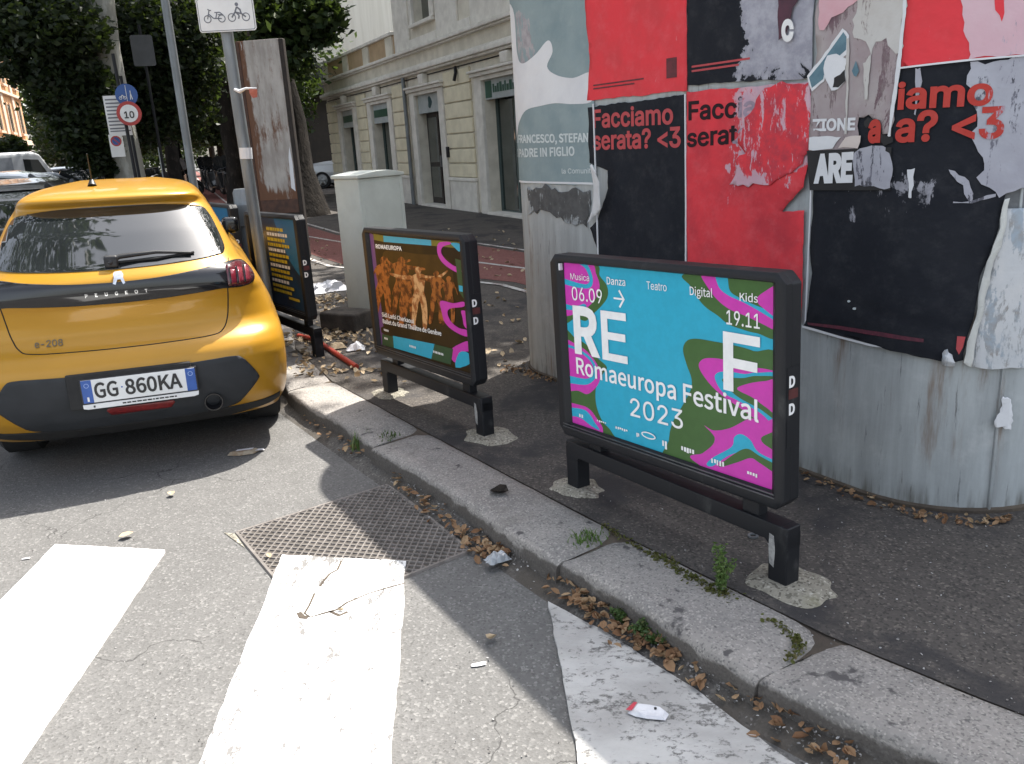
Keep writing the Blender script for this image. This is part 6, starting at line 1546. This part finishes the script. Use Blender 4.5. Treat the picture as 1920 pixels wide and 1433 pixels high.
# trees that stand over the sidewalk behind the kiosk and shade the cabinet and shop front
avenue_tree('leafy tree standing behind the kiosk in front of the shop doors', (2.9, 12.6, .118), 81, 9.0, 2.1, M_LEAF, 420, .22, 8.0)
tO = avenue_tree('tree left of the camera mirrored in the rear window of the yellow car', (-6.3, 6.0, 0), 83, 7.6, 1.7, M_LEAF_D, 520, .20, 7.2)
# clipped bushes in front of the orange building
for (x, y, Y, r_, lab) in ((128, 262, 38, 1.25, 'round dark green bush before the orange building, right of the van'), (20, 282, 36, .7, 'small dark bush at the left edge before the orange building'), (185, 275, 40, .9, 'green bush half hidden by the drooping branches')):
    q = at(x, y, Y); t = thing('bush', lab, 'bush', (q.x, q.y, 0)); leaf_mesh('leaves', [((0, 0, q.z), (r_, r_, r_*.9), 1500, 0), ((0, 0, q.z*.4), (r_*.8, r_*.8, q.z*.5), 900, 0)], .22, M_LEAF_D, t, int(x))
    mb = MB(); mb.tube([(0, 0, 0), (0, 0, q.z)], [.09, .05], 8); mb.build('stem', M_BARK, t)
# ------------------------------------------------------------------ litter, leaves, weeds
def leaf_litter(name, pts, size, m, seed, flat_=.35, z0=.0, kind='stuff', label=None, cat=None, curl_=.35):
    """pts: (x, y, z) for each fallen leaf; every leaf is a bent pointed blade"""
    r = random.Random(seed); mb = MB()
    for (x, y, z) in pts:
        s = size * r.uniform(.5, 1.3); a = r.uniform(0, 6.28); M = Matrix.Translation((x, y, z)) @ Matrix.Rotation(a, 4, 'Z') @ Matrix.Rotation(r.gauss(0, flat_), 4, 'X') @ Matrix.Rotation(r.gauss(0, flat_), 4, 'Y')
        k = curl_ * s * r.uniform(.2, 1); w = r.uniform(.32, .5)
        L = [(-.55, 0, k*.6), (-.2, w*.8, k), (.2, w*.7, k*.9), (.55, 0, k*.3), (.2, -w*.7, k*.8), (-.2, -w*.8, k), (-.2, 0, 0), (.2, 0, 0)]
        mb.add([M @ Vector((p[0]*s, p[1]*s, p[2] + .002)) for p in L], [(0, 1, 6), (1, 2, 7, 6), (2, 3, 7), (3, 4, 7), (4, 5, 6, 7), (5, 0, 6)])
    o = mobj(name, mb.v, mb.f, m)
    if kind: tag(o, label, cat, kind=kind)
    return o
rs = random.Random(12)
def along(pxs, n, spread, z):
    out = []; P = [gp(x, y, z) for x, y in pxs]
    for i in range(n):
        k = rs.randrange(len(P) - 1); t = rs.random(); p = P[k].lerp(P[k + 1], t); x, y = p.x + rs.gauss(0, spread), p.y + rs.gauss(0, spread); out.append((x, y, z + rs.uniform(0, .006) + (gutter_z(x, y) if z < .05 else 0)))
    return out
gut = along([(1035, 1090), (1075, 1130), (1130, 1165), (1180, 1205), (1240, 1235), (1290, 1262)], 150, .022, .006)
gut += along([(890, 1030), (920, 1045), (965, 1050)], 60, .025, .008) + along([(730, 905), (800, 955), (860, 1000), (900, 1030)], 70, .022, .008)
gut += along([(585, 790), (610, 805), (640, 830), (690, 860)], 55, .035, .008) + along([(1300, 1270), (1420, 1340), (1520, 1410), (1600, 1433)], 60, .03, .006)
leaf_litter('leaf_litter', gut, .034, M_LITTER, 1, .4, label='brown dry leaves collected in the gutter along the kerb', cat='leaves')
grit = along([(730, 905), (880, 1010), (1040, 1090), (1290, 1265), (1440, 1345), (1700, 1500)], 900, .035, .003)
leaf_litter('gutter_grit', grit, .009, M_GRIT, 2, .6, label='grit and crumbs along the foot of the kerb', cat='grit')
soil = along([(560, 640), (620, 620), (650, 650), (600, 560), (640, 560), (680, 660)], 420, .16, .125) + along([(540, 660), (580, 700), (700, 690), (760, 700)], 120, .10, .125)
leaf_litter('leaf_litter', soil, .045, M_LITTER_P, 3, .4, label='pale dry leaves and crumbs on the sidewalk round the third board and cabinet', cat='leaves')
walk = [(p.x, p.y, .124) for p in (gp(rs.uniform(560, 1000), rs.uniform(430, 560)) for _ in range(160))] + [(p.x, p.y, .124) for p in (gp(rs.uniform(900, 990), rs.uniform(560, 700)) for _ in range(26))]
leaf_litter('leaf_litter', walk, .05, M_LITTER_P, 4, .4, label='scattered pale leaves on the sidewalk and cycle lane behind the boards', cat='leaves')
kb_ = along([(950, 690), (985, 700), (1045, 712)], 120, .04, .122) + along([(1508, 892), (1600, 930), (1700, 962), (1800, 980), (1900, 972)], 140, .02, .122)
leaf_litter('debris', kb_, .022, M_LITTER, 5, .5, label='rusty crumbs and leaf scraps at the foot of the kiosk', cat='debris')
# sidewalk grit: pale chips that catch the light
ch_ = [(p.x, p.y, .1195) for p in (gp(rs.uniform(1100, 1920), rs.uniform(930, 1420)) for _ in range(900)) if True]
ch_ = [c for c in ch_ if (Vector((c[0], c[1])) - Vector((.7, 2.1))).dot(Vector((.84, .55))) > .12 and c[1] > 1.2]
leaf_litter('pavement_grit', ch_, .007, M_GRIT, 6, .5, label='small pale chips scattered over the dark sidewalk', cat='grit')
rd = [(p.x, p.y, .001) for p in (gp(rs.uniform(0, 1050), rs.uniform(880, 1430), 0) for _ in range(420))]
leaf_litter('road_grit', rd, .0065, M_GRIT, 7, .5, label='tiny chips of stone scattered over the road', cat='grit')

def blades(name, base, n, h, spread, m, seed, label, cat, kind=None, wid=.004, lean=.5):
    r = random.Random(seed); mb = MB()
    for i in range(n):
        a = r.uniform(0, 6.28); x, y = r.gauss(0, spread), r.gauss(0, spread); hh = h * r.uniform(.45, 1.1); w = wid * r.uniform(.6, 1.3); k = lean * hh * r.uniform(.3, 1)
        c, s = math.cos(a), math.sin(a); pv = None; vs = []
        for j in range(4):
            t = j / 3; px, py, pz = x + c*k*t*t, y + s*k*t*t, hh*t*(1 - .25*t); ww = w*(1 - t*.9); vs += [(px - s*ww, py + c*ww, pz), (px + s*ww, py - c*ww, pz)]
        mb.add(vs, [(2*j, 2*j+1, 2*j+3, 2*j+2) for j in range(3)])
    o = mobj(name, mb.v, mb.f, m); o.location = base; return tag(o, label, cat, kind=kind)
blades('grass_tuft', gp(676, 842, .035), 60, .13, .022, M_WEED, 1, 'light green grass tuft growing at the kerb joint near the second board', 'grass')
blades('grass_tuft', gp(1100, 1012, .118), 90, .035, .03, M_WEED, 2, 'low green tuft in the kerb joint below the cyan board', 'grass', lean=1.0)
blades('grass_tuft', gp(728, 820, .12), 40, .03, .03, M_WEED_D, 3, 'small mossy tuft in the kerb joint before the second board', 'grass', lean=1.0)
def weed(base, label, h, n, seed, m, spread=.05):
    t = thing('weed', label, 'weed', base); r = random.Random(seed); ms = MB(); cl = []
    for i in range(n):
        a = r.uniform(0, 6.28); e = Vector((math.cos(a)*spread*r.random(), math.sin(a)*spread*r.random(), h*r.uniform(.55, 1.05))); ms.tube([(0, 0, 0), e*.5 + Vector((.004, 0, 0)), e], [.002, .0016, .001], 4)
        for j in range(9): p = e * ((j + 2) / 10); cl.append(((p.x, p.y, p.z), (.014, .014, .012), 6, 0))
    ms.build('stem', m, t); leaf_mesh('leaves', cl, .016, m, t, seed, .45); return t
weed(gp(1350, 1108), 'feathery green weed growing between kerb and sidewalk left of the near leg', .155, 9, 4, M_WEED, .045)
for k, (x, y, h, n) in enumerate(((1100, 1105, .055, 9), (1165, 1165, .05, 9), (1205, 1190, .045, 8), (1235, 1205, .04, 8))):
    weed(gp(x, y, .03), ('small green weed in the gutter nearest the second kerb joint', 'second small weed along the gutter leaves', 'third small weed along the gutter leaves', 'fourth small weed, nearest the white paper scrap')[k], h, n, 20 + k, M_WEED_D, .05)
ms_ = along([(1235, 1045), (1290, 1080), (1335, 1108), (1370, 1120)], 320, .014, .119) + along([(1130, 985), (1200, 1030), (1240, 1050)], 120, .009, .119) + along([(1440, 1160), (1490, 1195), (1500, 1215), (1480, 1235)], 170, .010, .119)
leaf_litter('moss', ms_, .013, M_MOSS, 9, .8, label='brown green moss along the seam between kerb and sidewalk', cat='moss')

# single pieces of rubbish
def crumple(name, base, size, m, seed, label, cat, hgt=.3, n=7, rz=0.0, asp=.6):
    r = random.Random(seed); vs = []; fs = []
    for j in range(n):
        for i in range(n):
            x, y = i/(n-1) - .5, j/(n-1) - .5; e = max(abs(x), abs(y))*2
            vs.append((x*size + r.uniform(-.05, .05)*size, y*size*asp + r.uniform(-.05, .05)*size, .003 + hgt*size*(1 - e**3)*r.uniform(.3, 1)))
    for j in range(n - 1):
        for i in range(n - 1): fs.append((j*n+i, j*n+i+1, (j+1)*n+i+1, (j+1)*n+i))
    o = mobj(name, vs, fs, m); o.location = base; o.rotation_euler = (0, 0, rz); return tag(o, label, cat)
M_TRASHW = mat('white_litter_paper', (.66, .66, .68), (.55, .55, .58), 20, .6)
pk = thing('crushed_packet', 'crushed white packet with a red end lying on the worn zebra stripe', 'litter', gp(1216, 1338, .0125), R(-20))
r_ = random.Random(3); mb = MB()
out = [(-.055, -.018), (-.04, .022), (.0, .028), (.035, .022), (.055, .005), (.05, -.022), (.0, -.028), (-.03, -.027)]
vs = [(x, y, .004) for x, y in out] + [(x*.8, y*.75, .014 + r_.uniform(-.004, .004)) for x, y in out] + [(0, 0, .012)]
mb.add(vs, [(i, (i+1) % 8, 8 + (i+1) % 8, 8 + i) for i in range(8)] + [(8 + i, 8 + (i+1) % 8, 16) for i in range(8)]); mb.build('packet', M_TRASHW, pk)
mb = MB(); mb.add([(-.060, -.016, .012), (-.045, .022, .013), (-.034, .018, .017), (-.042, -.02, .017)], [(0, 1, 2, 3)]); mb.build('red_end', mat('red_packet_end', (.55, .05, .08), None, 9, .5), pk)
mb = MB(); mb.cyl((.018, .006, .0145), (.018, .006, .0175), .004, .004, 8); mb.build('dark_spot', M_BLACK, pk)
crumple('paper_scrap', gp(1327, 1247, .03), .045, M_TRASHW, 2, 'small white folded paper scrap at the foot of the kerb', 'litter', .15, 5, .4, .8)
crumple('plastic_cup', gp(932, 1050, .03), .09, mat('grey_clear_plastic', (.38, .40, .42), (.28, .30, .32), 12, .25, coat=.4), 6, 'crushed grey plastic cup among leaves by the cover', 'litter', .4, 7, .5, .7)
crumple('paper_scrap', gp(898, 1247, .002), .045, M_TRASHW, 8, 'thin white paper scrap on the shaded road', 'litter', .1, 4, .2, .35)
crumple('paper_scrap', gp(49, 1048, .002), .03, M_TRASHW, 9, 'tiny white scrap left of the first zebra stripe', 'litter', .1, 4, .2, .4)
crumple('plastic_sheet', gp(612, 545, .125), .45, M_TRASHW, 11, 'crumpled white plastic sheet on the sidewalk left of the cabinet', 'litter', .25, 10, .5, .7)
crumple('paper_scrap', gp(668, 655, .125), .13, M_TRASHW, 12, 'white crumpled paper in front of the concrete block', 'litter', .5, 6, .1, .8)
crumple('paper_scrap', gp(632, 652, .125), .13, M_LITTER_P, 13, 'brownish crumpled wrapper left of the white paper', 'litter', .4, 6, .4, .8)
rd_ = thing('red_rod', 'bent red plastic rod lying on the sidewalk behind the third board leg', 'rod', gp(612, 652, .13))
a_, b_ = gp(560, 630, .135), gp(668, 688, .135); c_ = gp(612, 652, .13)
mb = MB(); mb.tube([a_ - c_, (a_ - c_)*.5 + Vector((.01, 0, .02)), Vector((0, 0, .006)), (b_ - c_)*.6, b_ - c_], [.02, .02, .018, .02, .02], 8); mb.build('rod', mat('red_plastic', (.42, .05, .025), (.3, .04, .025), 6, .45), rd_, angle=50)
lw = thing('flattened_carton', 'flattened brown and white carton on the road behind the yellow car', 'litter', gp(457, 851, .003), R(14))
mb = MB(); o8 = [(-.085, 0), (-.03, .028), (.05, .03), (.085, .012), (.05, -.028), (-.02, -.03)]
mb.add([(x, y, .002) for x, y in o8] + [(x*.8, y*.7, .02) for x, y in o8] + [(.0, 0, .024)], [(i, (i+1) % 6, 6 + (i+1) % 6, 6 + i) for i in range(6)] + [(6 + i, 6 + (i+1) % 6, 12) for i in range(6)]); mb.build('carton', mat('brown_card', (.23, .16, .10), (.32, .27, .2), 30, .7), lw)
mb = MB(); mb.add([(-.04, -.012, .0245), (.05, -.012, .0235), (.055, .014, .023), (-.03, .012, .0245)], [(0, 1, 2, 3)]); mb.add([(.06, -.008, .012), (.11, -.002, .006), (.105, .02, .008), (.065, .016, .014)], [(0, 1, 2, 3)]); mb.build('white_face', M_TRASHW, lw)
for x, y, s, lab in ((238, 1009, .05, 'single curled dry leaf on the sunny road above the stripes'), (322, 931, .035, 'small dry leaf on the sunny road behind the car'), (923, 1205, .04, 'single pale leaf on the shaded road'), (505, 1048, .045, 'dry leaf lying on the rim of the iron cover'), (640, 1152, .05, 'dry leaf in the crack of the middle stripe')):
    p_ = gp(x, y, 0); o = leaf_litter('fallen_leaf', [(0, 0, 0)], s, M_LITTER_P, int(x), .2, kind=None); o.location = (p_.x, p_.y, .013); tag(o, lab, 'leaf')
o = leaf_litter('fallen_leaf', [(0, 0, 0)], .09, M_BARK, 5, .1, kind=None); o.location = gp(938, 925, .124); o.rotation_euler = (0, 0, 1.0); tag(o, 'dark strip of bark on the kerb stone below the cyan board', 'bark')
nr = thing('washer', 'small pale metal ring on the sidewalk behind the near board leg', 'ring', gp(1412, 1006, .12)); mb = MB(); mb.lathe([(.012, .0), (.012, .006), (.019, .006), (.019, 0)], n=16); mb.build('ring', M_STEEL, nr)
